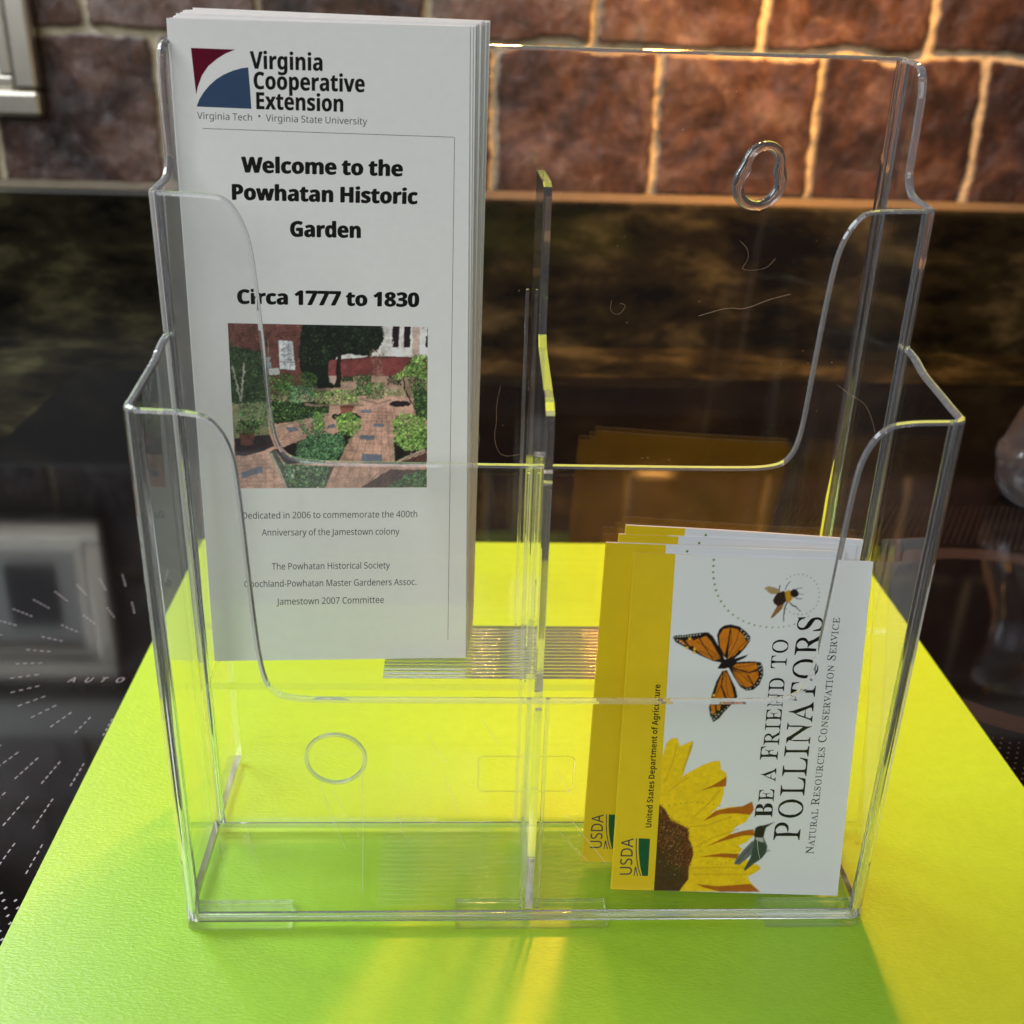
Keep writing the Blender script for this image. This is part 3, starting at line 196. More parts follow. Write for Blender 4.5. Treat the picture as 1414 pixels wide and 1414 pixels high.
GARDEN = [('p',[(-12,-13),(383,-18),(368,345),(-35,347)],(112,66,54),1),('s',[(2,9),(367,4),(357,232),(-9,184)],700,7,[(124,70,56),(98,54,46),(136,84,68),(86,48,42)]),('p',[(490,-5),(1012,-11),(1011,160),(484,179)],(232,226,218),0),('p',[(496,175),(719,147),(1011,148),(1010,265),(492,269)],(140,62,58),1),('l',[(500,172),(719,153),(1011,151)],7,(96,50,48)),('p',[(922,-10),(957,-10),(955,153),(920,153)],(206,178,160),0),('p',[(820,-1),(855,-2),(849,101),(816,102)],(40,22,28),0),('p',[(878,-2),(914,-3),(908,101),(875,101)],(40,22,28),0),('p',[(988,-4),(1004,-4),(1003,100),(986,100)],(40,22,28),0),('p',[(481,254),(1010,235),(1009,372),(478,344)],(176,140,116),1),('p',[(-20,347),(1010,341),(1007,828),(-49,824)],(206,156,132),1),('s',[(763,305),(994,303),(993,357),(762,343)],160,9,[(128,150,80),(100,120,60),(160,170,110)]),('l',[(681,404),(493,818)],2.2,(140,88,74)),('l',[(705,404),(558,818)],2.2,(140,88,74)),('l',[(725,404),(623,819)],2.2,(140,88,74)),('l',[(745,404),(688,819)],2.2,(140,88,74)),('l',[(765,404),(753,819)],2.2,(140,88,74)),('l',[(785,404),(818,819)],2.2,(140,88,74)),('l',[(805,404),(883,820)],2.2,(140,88,74)),('l',[(825,403),(941,820)],2.2,(140,88,74)),('l',[(681,419),(824,423)],1.6,(150,96,80)),('l',[(671,421),(824,425)],1.6,(150,96,80)),('l',[(662,427),(824,431)],1.6,(150,96,80)),('l',[(652,437),(824,441)],1.6,(150,96,80)),('l',[(642,451),(824,455)],1.6,(150,96,80)),('l',[(632,469),(824,474)],1.6,(150,96,80)),('l',[(622,492),(823,496)],1.6,(150,96,80)),('l',[(612,518),(823,522)],1.6,(150,96,80)),('l',[(601,548),(822,552)],1.6,(150,96,80)),('l',[(591,582),(822,587)],1.6,(150,96,80)),('l',[(580,621),(821,626)],1.6,(150,96,80)),('l',[(569,664),(820,669)],1.6,(150,96,80)),('l',[(558,711),(820,716)],1.6,(150,96,80)),('l',[(547,762),(819,768)],1.6,(150,96,80)),('l',[(199,605),(407,551)],1.6,(150,100,82)),('l',[(216,588),(419,537)],1.6,(150,100,82)),('l',[(233,571),(430,523)],1.6,(150,100,82)),('l',[(249,554),(442,509)],1.6,(150,100,82)),('l',[(266,537),(454,495)],1.6,(150,100,82)),('l',[(282,520),(465,481)],1.6,(150,100,82)),('l',[(299,503),(477,468)],1.6,(150,100,82)),('l',[(315,486),(488,454)],1.6,(150,100,82)),('l',[(332,470),(500,440)],1.6,(150,100,82)),('l',[(0,659),(261,636)],1.8,(150,98,82)),('l',[(-1,680),(260,660)],1.8,(150,98,82)),('l',[(-2,700),(259,683)],1.8,(150,98,82)),('l',[(-4,720),(258,707)],1.8,(150,98,82)),('l',[(-5,741),(257,730)],1.8,(150,98,82)),('l',[(-6,761),(256,754)],1.8,(150,98,82)),('l',[(-7,781),(254,777)],1.8,(150,98,82)),('l',[(-9,802),(253,801)],1.8,(150,98,82)),('l',[(32,652),(6,816)],1.6,(150,98,82)),('l',[(75,652),(54,816)],1.6,(150,98,82)),('l',[(118,652),(101,816)],1.6,(150,98,82)),('l',[(162,652),(149,817)],1.6,(150,98,82)),('l',[(205,652),(197,817)],1.6,(150,98,82)),('l',[(248,652),(245,817)],1.6,(150,98,82)),('p',[(650,541),(728,544),(724,566),(654,563)],(112,118,134),0),('p',[(660,635),(764,643),(762,688),(652,684)],(112,118,134),0),('p',[(267,503),(319,499),(337,519),(288,530)],(112,118,134),0),('p',[(27,734),(136,697),(146,731),(37,763)],(112,118,134),0),('p',[(716,481),(775,485),(771,500),(719,498)],(112,118,134),0),('p',[(657,412),(713,413),(709,427),(653,426)],(112,118,134),0),('p',[(485,493),(521,481),(524,504),(484,508)],(112,118,134),0),('p',[(247,78),(318,81),(327,218),(251,217)],(214,216,216),0),('l',[(271,80),(276,217)],3,(120,124,126)),('l',[(295,79),(301,216)],3,(120,124,126)),('l',[(249,114),(322,116)],3,(120,124,126)),('l',[(250,147),(324,150)],3,(120,124,126)),('l',[(251,181),(326,184)],3,(120,124,126)),('s',[(256,89),(310,92),(316,203),(260,203)],80,9,[(160,168,172),(190,196,198),(120,130,136)]),('p',[(176,160),(206,160),(208,211),(177,212)],(150,160,168),0),('p',[(192,215),(246,211),(248,244),(194,245)],(206,206,200),0),('l',[(197,79),(194,182)],4,(150,140,120)),('p',[(368,-7),(761,-4),(780,36),(759,102),(703,148),(610,141),(563,141),(532,149),(526,306),(432,307),(372,255),(344,180)],(22,32,20),0),('s',[(368,-7),(769,-4),(784,36),(759,110),(703,151),(610,141),(516,142),(483,202),(374,202),(347,107)],900,11,[(26,40,22),(38,56,28),(18,26,18),(54,76,38),(30,46,26),(14,20,14)]),('p',[(496,172),(535,164),(535,284),(498,269)],(146,66,60),1),('p',[(497,246),(536,246),(535,291),(496,276)],(190,160,140),0),('p',[(536,134),(563,134),(554,306),(528,306)],(34,30,24),0),('p',[(-5,110),(170,130),(180,376),(1,392)],(52,72,44),1),('s',[(-4,96),(162,131),(176,376),(1,392)],500,11,[(44,62,38),(64,88,50),(82,108,60),(34,48,32)]),('l',[(12,205),(48,377)],7,(170,170,150)),('l',[(71,190),(48,377)],7,(170,170,150)),('p',[(1,392),(180,376),(183,544),(2,559)],(140,138,96),1),('s',[(33,377),(180,376),(181,498),(33,498)],300,10,[(74,120,78),(98,150,96),(56,96,60),(120,168,110),(44,80,52),(52,84,40),(76,116,50),(98,140,62),(40,66,32),(116,158,80)]),('s',[(330,281),(322,304),(302,322),(275,330),(248,326),(228,311),(218,289),(222,265),(239,245),(264,234),(292,235),(315,247)],420,7,[(44,70,32),(66,98,40),(84,122,52),(30,50,26)]),('s',[(438,273),(431,294),(413,311),(389,318),(364,314),(345,300),(336,280),(339,258),(355,240),(378,230),(403,231),(425,242)],420,7,[(44,70,32),(66,98,40),(84,122,52),(30,50,26)]),('s',[(187,241),(323,307),(320,375),(188,376)],420,9,[(52,84,40),(76,116,50),(98,140,62),(40,66,32),(116,158,80)]),('p',[(188,376),(493,374),(490,443),(205,490)],(40,44,30),0),('s',[(188,361),(366,390),(492,390),(491,435),(347,467),(202,482)],700,9,[(24,36,20),(40,62,30),(58,86,38),(30,48,26),(52,84,40),(76,116,50),(98,140,62),(40,66,32),(116,158,80)]),('l',[(200,509),(331,474),(491,435)],9,(170,150,120)),('s',[(300,300),(417,299),(430,375),(296,383)],420,9,[(74,120,78),(98,150,96),(56,96,60),(120,168,110),(44,80,52)]),('s',[(416,322),(636,313),(646,385),(429,386)],700,8,[(112,160,60),(146,190,74),(84,130,48),(60,100,40),(170,206,96),(190,190,110),(52,84,40),(76,116,50),(98,140,62),(40,66,32),(116,158,80)]),('l',[(366,392),(666,390)],9,(150,120,96)),('s',[(560,250),(622,245),(622,275),(559,276)],120,8,[(24,36,20),(40,62,30),(58,86,38),(30,48,26)]),('s',[(630,238),(709,241),(715,343),(635,343)],360,9,[(24,36,20),(40,62,30),(58,86,38),(30,48,26),(52,84,40),(76,116,50),(98,140,62),(40,66,32),(116,158,80)]),('s',[(684,283),(779,274),(774,358),(683,358)],300,8,[(52,84,40),(76,116,50),(98,140,62),(40,66,32),(116,158,80)]),('l',[(651,358),(742,382),(810,361)],7,(150,120,96)),('s',[(704,125),(783,102),(772,244),(717,245)],160,5,[(150,120,100),(120,96,80),(170,140,116)]),('s',[(796,244),(867,243),(866,289),(795,289)],120,9,[(24,36,20),(40,62,30),(58,86,38),(30,48,26)]),('e',(857,382),55,16,(40,28,34)),('e',(581,450),76,24,(44,36,30)),('p',[(547,397),(622,397),(609,426),(593,437),(566,437),(554,426)],(152,84,62),0),('e',(585,398),37,8,(120,66,48)),('l',[(875,221),(882,312),(913,372)],8,(48,40,34)),('l',[(947,198),(934,326),(945,434)],8,(48,40,34)),('l',[(979,205),(969,418)],8,(48,40,34)),('l',[(913,365),(953,434)],8,(48,40,34)),('s',[(908,153),(995,130),(997,372),(930,342),(875,213)],420,11,[(24,36,20),(40,62,30),(58,86,38),(30,48,26),(52,84,40),(76,116,50),(98,140,62),(40,66,32),(116,158,80)]),('s',[(820,244),(907,191),(923,236),(835,259)],120,9,[(112,160,60),(146,190,74),(84,130,48),(60,100,40),(170,206,96)]),('s',[(932,138),(999,137),(998,265),(891,221)],260,10,[(112,160,60),(146,190,74),(84,130,48),(60,100,40),(170,206,96)]),('p',[(922,327),(1002,326),(1001,465),(944,449)],(40,44,34),0),('s',[(922,311),(1002,311),(1001,472),(929,434)],300,10,[(24,36,20),(40,62,30),(58,86,38),(30,48,26),(52,84,40),(76,116,50),(98,140,62),(40,66,32),(116,158,80)]),('p',[(207,613),(359,566),(423,543),(623,520),(546,668),(522,687),(259,687)],(44,38,32),0),('s',[(412,420),(467,436),(471,528),(566,543),(572,605),(514,683),(322,683),(326,590),(392,543)],1500,10,[(74,120,78),(98,150,96),(56,96,60),(120,168,110),(44,80,52)]),('s',[(324,459),(363,474),(407,551),(360,543)],160,8,[(74,120,78),(98,150,96),(56,96,60),(120,168,110),(44,80,52)]),('s',[(420,420),(459,436),(472,512),(424,512)],220,8,[(112,160,60),(146,190,74),(84,130,48),(60,100,40),(170,206,96)]),('s',[(522,451),(594,427),(660,466),(655,512),(598,551),(543,528)],620,9,[(112,160,60),(146,190,74),(84,130,48),(60,100,40),(170,206,96)]),('l',[(538,680),(606,558),(647,516)],9,(176,150,120)),('p',[(814,558),(828,684),(1000,621),(1000,527)],(44,36,32),0),('s',[(816,465),(872,426),(993,457),(1000,605),(886,625),(830,582)],1100,12,[(112,160,60),(146,190,74),(84,130,48),(60,100,40),(170,206,96)]),('l',[(824,688),(910,648),(983,617)],12,(186,166,136)),('l',[(821,558),(822,688)],8,(186,166,136)),('p',[(828,692),(1000,629),(999,692)],(104,70,60),1),('l',[(861,684),(918,641)],3,(60,40,36)),('l',[(890,684),(943,636)],3,(60,40,36)),('l',[(919,684),(967,631)],3,(60,40,36)),('l',[(949,684),(992,626)],3,(60,40,36)),('l',[(978,684),(1016,622)],3,(60,40,36)),('p',[(182,629),(207,613),(251,691),(513,703),(461,818),(261,817)],(70,74,56),0),('s',[(227,683),(489,703),(461,818),(277,817)],800,9,[(74,120,78),(98,150,96),(56,96,60),(120,168,110),(44,80,52),(52,84,40),(76,116,50),(98,140,62),(40,66,32),(116,158,80),(180,190,160)]),('l',[(186,636),(225,722),(261,817)],16,(176,160,134)),('p',[(803,719),(1001,720),(1000,816),(647,815)],(96,70,60),1),('s',[(884,748),(1001,720),(1000,816),(785,815)],420,10,[(52,84,40),(76,116,50),(98,140,62),(40,66,32),(116,158,80),(74,120,78),(98,150,96),(56,96,60),(120,168,110),(44,80,52)]),('l',[(672,811),(738,739)],3,(64,46,42)),('l',[(704,804),(771,735)],3,(64,46,42)),('l',[(737,798),(803,730)],3,(64,46,42)),('l',[(770,792),(836,725)],3,(64,46,42)),('l',[(802,786),(868,720)],3,(64,46,42)),('l',[(835,779),(901,716)],3,(64,46,42)),('p',[(5,559),(187,540),(208,598),(135,629),(56,648),(3,644)],(56,46,50),0),('p',[(31,536),(109,528),(98,590),(66,598),(35,590)],(110,66,54),0),('s',[(27,475),(144,467),(132,536),(15,536)],260,10,[(52,84,40),(76,116,50),(98,140,62),(40,66,32),(116,158,80),(24,36,20),(40,62,30),(58,86,38),(30,48,26)])]


# ---------------------------------------------------------------- material helpers
def new_mat(name):
    m = bpy.data.materials.new(name)
    m.use_nodes = True
    nt = m.node_tree
    nt.nodes.clear()
    out = nt.nodes.new('ShaderNodeOutputMaterial')
    return m, nt, out


def nd(nt, typ, **kw):
    n = nt.nodes.new(typ)
    for k, v in kw.items():
        if k.startswith('i_'):
            n.inputs[k[2:].replace('_', ' ')].default_value = v
        elif k.startswith('n_'):
            n.inputs[int(k[2:])].default_value = v
        else:
            setattr(n, k, v)
    return n


def lk(nt, a, b):
    nt.links.new(a, b)


def mth(nt, op, a, b=None):
    n = nd(nt, 'ShaderNodeMath', operation=op)
    for i, v in enumerate((a, b)):
        if v is None:
            continue
        if isinstance(v, (int, float)):
            n.inputs[i].default_value = v
        else:
            lk(nt, v, n.inputs[i])
    return n.outputs[0]


def ramp(nt, fac, stops, interp='LINEAR'):
    n = nd(nt, 'ShaderNodeValToRGB')
    cr = n.color_ramp
    cr.interpolation = interp
    while len(cr.elements) < len(stops):
        cr.elements.new(0.5)
    for e, (p, c) in zip(cr.elements, stops):
        e.position = p
        e.color = (*c, 1) if len(c) == 3 else c
    lk(nt, fac, n.inputs[0])
    return n.outputs[0]


def noise(nt, vec, scale, detail=4.0, rough=0.55, dist=0.0):
    n = nd(nt, 'ShaderNodeTexNoise', i_Scale=scale, i_Detail=detail, i_Roughness=rough, i_Distortion=dist)
    lk(nt, vec, n.inputs['Vector'])
    return n.outputs[0]


def coords(nt, scale=(1, 1, 1)):
    t = nd(nt, 'ShaderNodeTexCoord')
    mp = nd(nt, 'ShaderNodeMapping')
    mp.inputs['Scale'].default_value = scale
    lk(nt, t.outputs['Object'], mp.inputs['Vector'])
    return mp.outputs[0]


def bump(nt, h, strength, dist):
    b = nd(nt, 'ShaderNodeBump')
    b.inputs['Strength'].default_value = strength
    b.inputs['Distance'].default_value = dist
    lk(nt, h, b.inputs['Height'])
    return b.outputs[0]


def principled(name, col, rough=0.5, metal=0.0, spec=0.5, coat=0.0, var=0.0, vscale=60.0, bstr=0.0, bscale=400.0,
               bdist=0.0005):
    m, nt, out = new_mat(name)
    p = nd(nt, 'ShaderNodeBsdfPrincipled')
    p.inputs['Base Color'].default_value = (*col, 1)
    p.inputs['Roughness'].default_value = rough
    p.inputs['Metallic'].default_value = metal
    p.inputs['Specular IOR Level'].default_value = spec
    p.inputs['Coat Weight'].default_value = coat
    v = coords(nt)
    if var:
        n = noise(nt, v, vscale, 5)
        c = ramp(nt, n, [(0.25, tuple(x * (1 - var) for x in col)), (0.75, tuple(min(1, x * (1 + var)) for x in col))])
        lk(nt, c, p.inputs['Base Color'])
    if bstr:
        lk(nt, bump(nt, noise(nt, v, bscale, 4), bstr, bdist), p.inputs['Normal'])
    lk(nt, p.outputs[0], out.inputs[0])
    return m


def acrylic_sheet(name, f0):
    """Clear plate: lets light straight through, mirrors by the angle of view."""
    m, nt, out = new_mat(name)
    g = nd(nt, 'ShaderNodeNewGeometry')
    d = nd(nt, 'ShaderNodeVectorMath', operation='DOT_PRODUCT')
    lk(nt, g.outputs['Incoming'], d.inputs[0])
    lk(nt, g.outputs['Normal'], d.inputs[1])
    c = mth(nt, 'ABSOLUTE', d.outputs['Value'])
    k = mth(nt, 'POWER', mth(nt, 'SUBTRACT', 1.0, c), 5.0)
    fres = mth(nt, 'ADD', mth(nt, 'MULTIPLY', k, 0.80), f0)
    tr = nd(nt, 'ShaderNodeBsdfTransparent')
    tr.inputs[0].default_value = (1, 1, 1, 1)
    gl = nd(nt, 'ShaderNodeBsdfGlossy')
    gl.inputs['Roughness'].default_value = 0.015
    gl.inputs[0].default_value = (1, 1, 1, 1)
    v = coords(nt)
    lk(nt, bump(nt, noise(nt, v, 28.0, 2), 0.012, 0.002), gl.inputs['Normal'])
    mx = nd(nt, 'ShaderNodeMixShader')
    lk(nt, fres, mx.inputs[0])
    lk(nt, tr.outputs[0], mx.inputs[1])
    lk(nt, gl.outputs[0], mx.inputs[2])
    lk(nt, mx.outputs[0], out.inputs[0])
    return m


def glass(name, col, rough=0.0, ior=1.49):
    m, nt, out = new_mat(name)
    g = nd(nt, 'ShaderNodeBsdfGlass')
    g.inputs['Color'].default_value = (*col, 1)
    g.inputs['Roughness'].default_value = rough
    g.inputs['IOR'].default_value = ior
    lk(nt, g.outputs[0], out.inputs[0])
    return m


def moulded_edge(name, painted_glow):
    """moulded acrylic edge: clear, with pale diffuse mixed in to imitate light caught in it"""
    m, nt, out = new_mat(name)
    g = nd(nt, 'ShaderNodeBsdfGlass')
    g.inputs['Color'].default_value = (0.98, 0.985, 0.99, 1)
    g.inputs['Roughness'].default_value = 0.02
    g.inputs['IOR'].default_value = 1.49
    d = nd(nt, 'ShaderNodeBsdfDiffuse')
    d.inputs[0].default_value = (0.80, 0.80, 0.84, 1)  # pale colour stands in for light carried along the acrylic
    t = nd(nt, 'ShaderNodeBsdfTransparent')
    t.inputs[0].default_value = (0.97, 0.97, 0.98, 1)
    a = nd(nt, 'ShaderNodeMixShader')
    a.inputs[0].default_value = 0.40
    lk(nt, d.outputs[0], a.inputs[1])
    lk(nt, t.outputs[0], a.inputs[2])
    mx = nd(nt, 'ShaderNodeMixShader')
    mx.inputs[0].default_value = painted_glow
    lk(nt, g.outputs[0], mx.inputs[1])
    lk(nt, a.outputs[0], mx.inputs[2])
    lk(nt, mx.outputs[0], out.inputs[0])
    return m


def print_mat():
    m, nt, out = new_mat('printed_picture')
    a = nd(nt, 'ShaderNodeAttribute', attribute_name='ink')
    p = nd(nt, 'ShaderNodeBsdfPrincipled')
    p.inputs['Roughness'].default_value = 0.42
    p.inputs['Specular IOR Level'].default_value = 0.35
    lk(nt, a.outputs['Color'], p.inputs['Base Color'])
    lk(nt, p.outputs[0], out.inputs[0])
    return m


def lime_card():
    m, nt, out = new_mat('lime_card')
    v = coords(nt)
    p = nd(nt, 'ShaderNodeBsdfPrincipled')
    n = noise(nt, v, 160.0, 8, 0.8)
    lk(nt, ramp(nt, n, [(0.3, (0.345, 0.62, 0.026)), (0.7, (0.40, 0.70, 0.034))]), p.inputs['Base Color'])
    p.inputs['Roughness'].default_value = 0.38
    p.inputs['Specular IOR Level'].default_value = 0.6
    v2 = coords(nt, (1.0, 2.2, 1.0))
    lk(nt, bump(nt, noise(nt, v2, 480.0, 4), 0.40, 0.0005), p.inputs['Normal'])
    lk(nt, p.outputs[0], out.inputs[0])
    return m


def slate_tile():
    m, nt, out = new_mat('slate_tile')
    v = coords(nt)
    at = nd(nt, 'ShaderNodeAttribute', attribute_name='tile_mask')
    rn = nd(nt, 'ShaderNodeAttribute', attribute_name='tile_tone')
    n1 = noise(nt, v, 17.0, 8, 0.65, 0.9)
    n2 = noise(nt, v, 70.0, 6, 0.6, 0.4)
    t = mth(nt, 'ADD', mth(nt, 'MULTIPLY', n1, 0.85), mth(nt, 'MULTIPLY', mth(nt, 'SUBTRACT', rn.outputs['Fac'], 0.5), 0.22))
    c = ramp(nt, t, [(0.22, (0.020, 0.016, 0.016)), (0.36, (0.055, 0.033, 0.028)), (0.47, (0.105, 0.058, 0.044)),
                     (0.57, (0.170, 0.118, 0.100)), (0.68, (0.140, 0.132, 0.128)), (0.8, (0.28, 0.22, 0.18))])
    mxn = nd(nt, 'ShaderNodeMixRGB', blend_type='MULTIPLY')
    mxn.inputs[0].default_value = 0.85
    lk(nt, c, mxn.inputs[1])
    lk(nt, ramp(nt, n2, [(0.3, (0.45, 0.42, 0.40)), (0.7, (1.15, 1.1, 1.05))]), mxn.inputs[2])
    g = ramp(nt, noise(nt, v, 55.0, 5, 0.7), [(0.3, (0.44, 0.38, 0.26)), (0.7, (0.62, 0.56, 0.42))])
    mx = nd(nt, 'ShaderNodeMixRGB')
    lk(nt, at.outputs['Fac'], mx.inputs[0])
    lk(nt, g, mx.inputs[1])
    lk(nt, mxn.outputs[0], mx.inputs[2])
    p = nd(nt, 'ShaderNodeBsdfPrincipled')
    lk(nt, mx.outputs[0], p.inputs['Base Color'])
    r = mth(nt, 'SUBTRACT', 0.85, mth(nt, 'MULTIPLY', at.outputs['Fac'], mth(nt, 'ADD', mth(nt, 'MULTIPLY', n2, 0.30), 0.52)))
    lk(nt, r, p.inputs['Roughness'])
    vs_ = coords(nt, (1.0, 1.0, 0.45))
    h = mth(nt, 'ADD', noise(nt, vs_, 95.0, 8, 0.72, 0.8), mth(nt, 'MULTIPLY', n1, 0.8))
    lk(nt, bump(nt, h, 0.45, 0.004), p.inputs['Normal'])
    lk(nt, p.outputs[0], out.inputs[0])
    return m


def granite():
    m, nt, out = new_mat('dark_granite')
    v = coords(nt, (0.8, 1.0, 1.7))
    n = noise(nt, v, 16.0, 6, 0.62, 0.2)
    c = ramp(nt, n, [(0.38, (0.004, 0.0035, 0.0025)), (0.52, (0.016, 0.014, 0.007)), (0.66, (0.060, 0.052, 0.025)),
                     (0.84, (0.15, 0.12, 0.06))])
    p = nd(nt, 'ShaderNodeBsdfPrincipled')
    lk(nt, c, p.inputs['Base Color'])
    p.inputs['Roughness'].default_value = 0.10
    p.inputs['Specular IOR Level'].default_value = 0.18
    lk(nt, bump(nt, noise(nt, v, 60.0, 4), 0.03, 0.002), p.inputs['Normal'])
    lk(nt, p.outputs[0], out.inputs[0])
    return m


def ceramic_black():
    m, nt, out = new_mat('black_ceramic_glass')
    v = coords(nt)
    p = nd(nt, 'ShaderNodeBsdfPrincipled')
    p.inputs['Base Color'].default_value = (0.003, 0.0028, 0.0032, 1)
    n = noise(nt, v, 35.0, 6, 0.65)
    lk(nt, mth(nt, 'ADD', mth(nt, 'MULTIPLY', n, 0.05), 0.045), p.inputs['Roughness'])
    p.inputs['Specular IOR Level'].default_value = 0.42
    lk(nt, p.outputs[0], out.inputs[0])
    return m


ACRYLIC = acrylic_sheet('clear_acrylic', 0.036)
FRONTSHEET = acrylic_sheet('clear_front_acrylic', 0.012)
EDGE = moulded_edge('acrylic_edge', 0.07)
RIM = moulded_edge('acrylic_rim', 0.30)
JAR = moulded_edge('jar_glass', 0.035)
PAPER = principled('white_paper', (0.84, 0.84, 0.81), 0.6, spec=0.25, var=0.02, vscale=300, bstr=0.05, bscale=900)
PAGES = principled('page_edges', (0.78, 0.72, 0.60), 0.75, spec=0.2, var=0.10, vscale=900)
COATED = principled('coated_white', (0.74, 0.77, 0.79), 0.30, spec=0.4, var=0.01, vscale=200)
YELLOW = principled('yellow_ink', (0.74, 0.53, 0.012), 0.32, spec=0.4, var=0.04, vscale=120)
INK = principled('black_ink', (0.012, 0.011, 0.010), 0.6, spec=0.08, var=0.2, vscale=500)
GREYINK = principled('grey_ink', (0.10, 0.10, 0.10), 0.6, spec=0.08, var=0.1, vscale=500)
MAROON = principled('maroon_ink', (0.12, 0.003, 0.018), 0.6, spec=0.08, var=0.08, vscale=300)
SLATEBLUE = principled('blue_ink', (0.040, 0.078, 0.15), 0.6, spec=0.08, var=0.05, vscale=300)
NAVY = principled('navy_ink', (0.012, 0.022, 0.075), 0.6, spec=0.08, var=0.1, vscale=400)
GREENINK = principled('green_ink', (0.006, 0.085, 0.035), 0.6, spec=0.08, var=0.1, vscale=400)
DOTGREEN = principled('dot_ink', (0.12, 0.30, 0.02), 0.4, spec=0.3, var=0.1, vscale=400)
PICTURE = print_mat()
CARD = lime_card()
TILE = slate_tile()
GRANITE = granite()
CERAMIC = ceramic_black()
MARK = principled('printed_mark', (0.26, 0.26, 0.29), 0.4, var=0.1, vscale=300)
RING = principled('burner_tint', (0.022, 0.018, 0.018), 0.22, var=0.15, vscale=200)
STEEL = principled('brushed_steel', (0.56, 0.52, 0.44), 0.34, metal=1.0, var=0.06, vscale=90, bstr=0.05, bscale=300)
DARKPLASTIC = principled('dark_plastic', (0.02, 0.022, 0.03), 0.3, var=0.1)
WHITEPLASTIC = principled('white_plastic', (0.78, 0.78, 0.74), 0.35, var=0.03)
STONE = principled('pale_stone', (0.62, 0.60, 0.55), 0.5, var=0.12, vscale=50, bstr=0.2, bscale=150, bdist=0.001)
GROUT = principled('grout', (0.11, 0.085, 0.055), 0.8, var=0.15, vscale=80, bstr=0.3, bscale=200)
LINT = principled('lint', (0.62, 0.45, 0.30), 0.7, var=0.1)
SCRATCH = principled('scratch', (0.75, 0.78, 0.72), 0.5, var=0.1)


# ---------------------------------------------------------------- object helpers
def tag(o, label=None, cat=None, group=None, kind=None):
    if label:
        o['label'] = label
    if cat:
        o['category'] = cat
    if group:
        o['group'] = group
    if kind:
        o['kind'] = kind
    return o


def empty(name, loc=(0, 0, 0), matrix=None):
    o = bpy.data.objects.new(name, None)
    COL.objects.link(o)
    o.empty_display_size = 0.01
    if matrix is not None:
        o.matrix_world = matrix
    else:
        o.location = loc
    return o


def add_mesh(name, verts, faces, mats, parent=None, midx=None, smooth=None):
    me = bpy.data.meshes.new(name)
    me.from_pydata([tuple(v) for v in verts], [], [tuple(f) for f in faces])
    for m in (mats if isinstance(mats, (list, tuple)) else [mats]):
        me.materials.append(m)
    if midx is not None:
        me.polygons.foreach_set('material_index', list(midx))
    if smooth is not None:
        me.polygons.foreach_set('use_smooth', [True] * len(me.polygons))
        me.update()
        me.set_sharp_from_angle(angle=math.radians(smooth))
    me.update()
    o = bpy.data.objects.new(name, me)
    COL.objects.link(o)
    if parent is not None:
        o.parent = parent
    return o


class MB:
    """collects simple solids into one mesh"""

    def __init__(self):
        self.v, self.f = [], []

    def add(self, vs, fs):
        b = len(self.v)
        self.v += [tuple(v) for v in vs]
        self.f += [tuple(i + b for i in f) for f in fs]

    def box(self, x0, x1, y0, y1, z0, z1):
        self.add([(x0, y0, z0), (x1, y0, z0), (x1, y1, z0), (x0, y1, z0), (x0, y0, z1), (x1, y0, z1), (x1, y1, z1), (x0, y1, z1)],
                 [(0, 3, 2, 1), (4, 5, 6, 7), (0, 1, 5, 4), (1, 2, 6, 5), (2, 3, 7, 6), (3, 0, 4, 7)])

    def prism(self, pts, lift):
        """pts: list of 3-D points (a planar loop), lift: vector"""
        n = len(pts)
        lift = Vector(lift)
        a = [Vector(p) for p in pts]
        self.add(a + [p + lift for p in a],
                 [tuple(range(n - 1, -1, -1)), tuple(range(n, 2 * n))] + [(i, (i + 1) % n, n + (i + 1) % n, n + i) for i in range(n)])

    def tube(self, pts, r, seg=8, closed=False):
        P = [Vector(p) for p in pts]
        n = len(P)
        rings = []
        for i, p in enumerate(P):
            if closed:
                t = P[(i + 1) % n] - P[i - 1]
            else:
                t = P[min(i + 1, n - 1)] - P[max(i - 1, 0)]
            t.normalize()
            a = t.cross(Vector((0.31, 0.87, 0.38))).normalized()
            b = t.cross(a)
            rings.append([p + r * (math.cos(2 * math.pi * k / seg) * a + math.sin(2 * math.pi * k / seg) * b) for k in range(seg)])
        fs = []
        m = n if closed else n - 1
        for i in range(m):
            for k in range(seg):
                j = (i + 1) % n
                fs.append((i * seg + k, i * seg + (k + 1) % seg, j * seg + (k + 1) % seg, j * seg + k))
        if not closed:
            fs.append(tuple(range(seg - 1, -1, -1)))
            fs.append(tuple((n - 1) * seg + k for k in range(seg)))
        self.add([v for r_ in rings for v in r_], fs)

    def flat(self, pts2, n=0.0):
        self.add([(x, y, n) for x, y in pts2], [tuple(range(len(pts2)))])

    def build(self, name, mats, parent=None, smooth=None, bevel=0.0):
        o = add_mesh(name, self.v, self.f, mats, parent)
        bm = bmesh.new()
        bm.from_mesh(o.data)
        bmesh.ops.recalc_face_normals(bm, faces=bm.faces)
        if bevel:
            bmesh.ops.bevel(bm, geom=list(bm.edges), offset=bevel, segments=2, profile=0.5, affect='EDGES')
        bm.to_mesh(o.data)
        bm.free()
        if smooth is not None:
            o.data.polygons.foreach_set('use_smooth', [True] * len(o.data.polygons))
            o.data.update()
            o.data.set_sharp_from_angle(angle=math.radians(smooth))
        o.data.update()
        return o


def copy_thing(root):
    r = root.copy()
    COL.objects.link(r)
    for ch in list(root.children):
        c = ch.copy()
        COL.objects.link(c)
        c.parent = r
        for g in list(ch.children):
            d = g.copy()
            COL.objects.link(d)
            d.parent = c
    return r


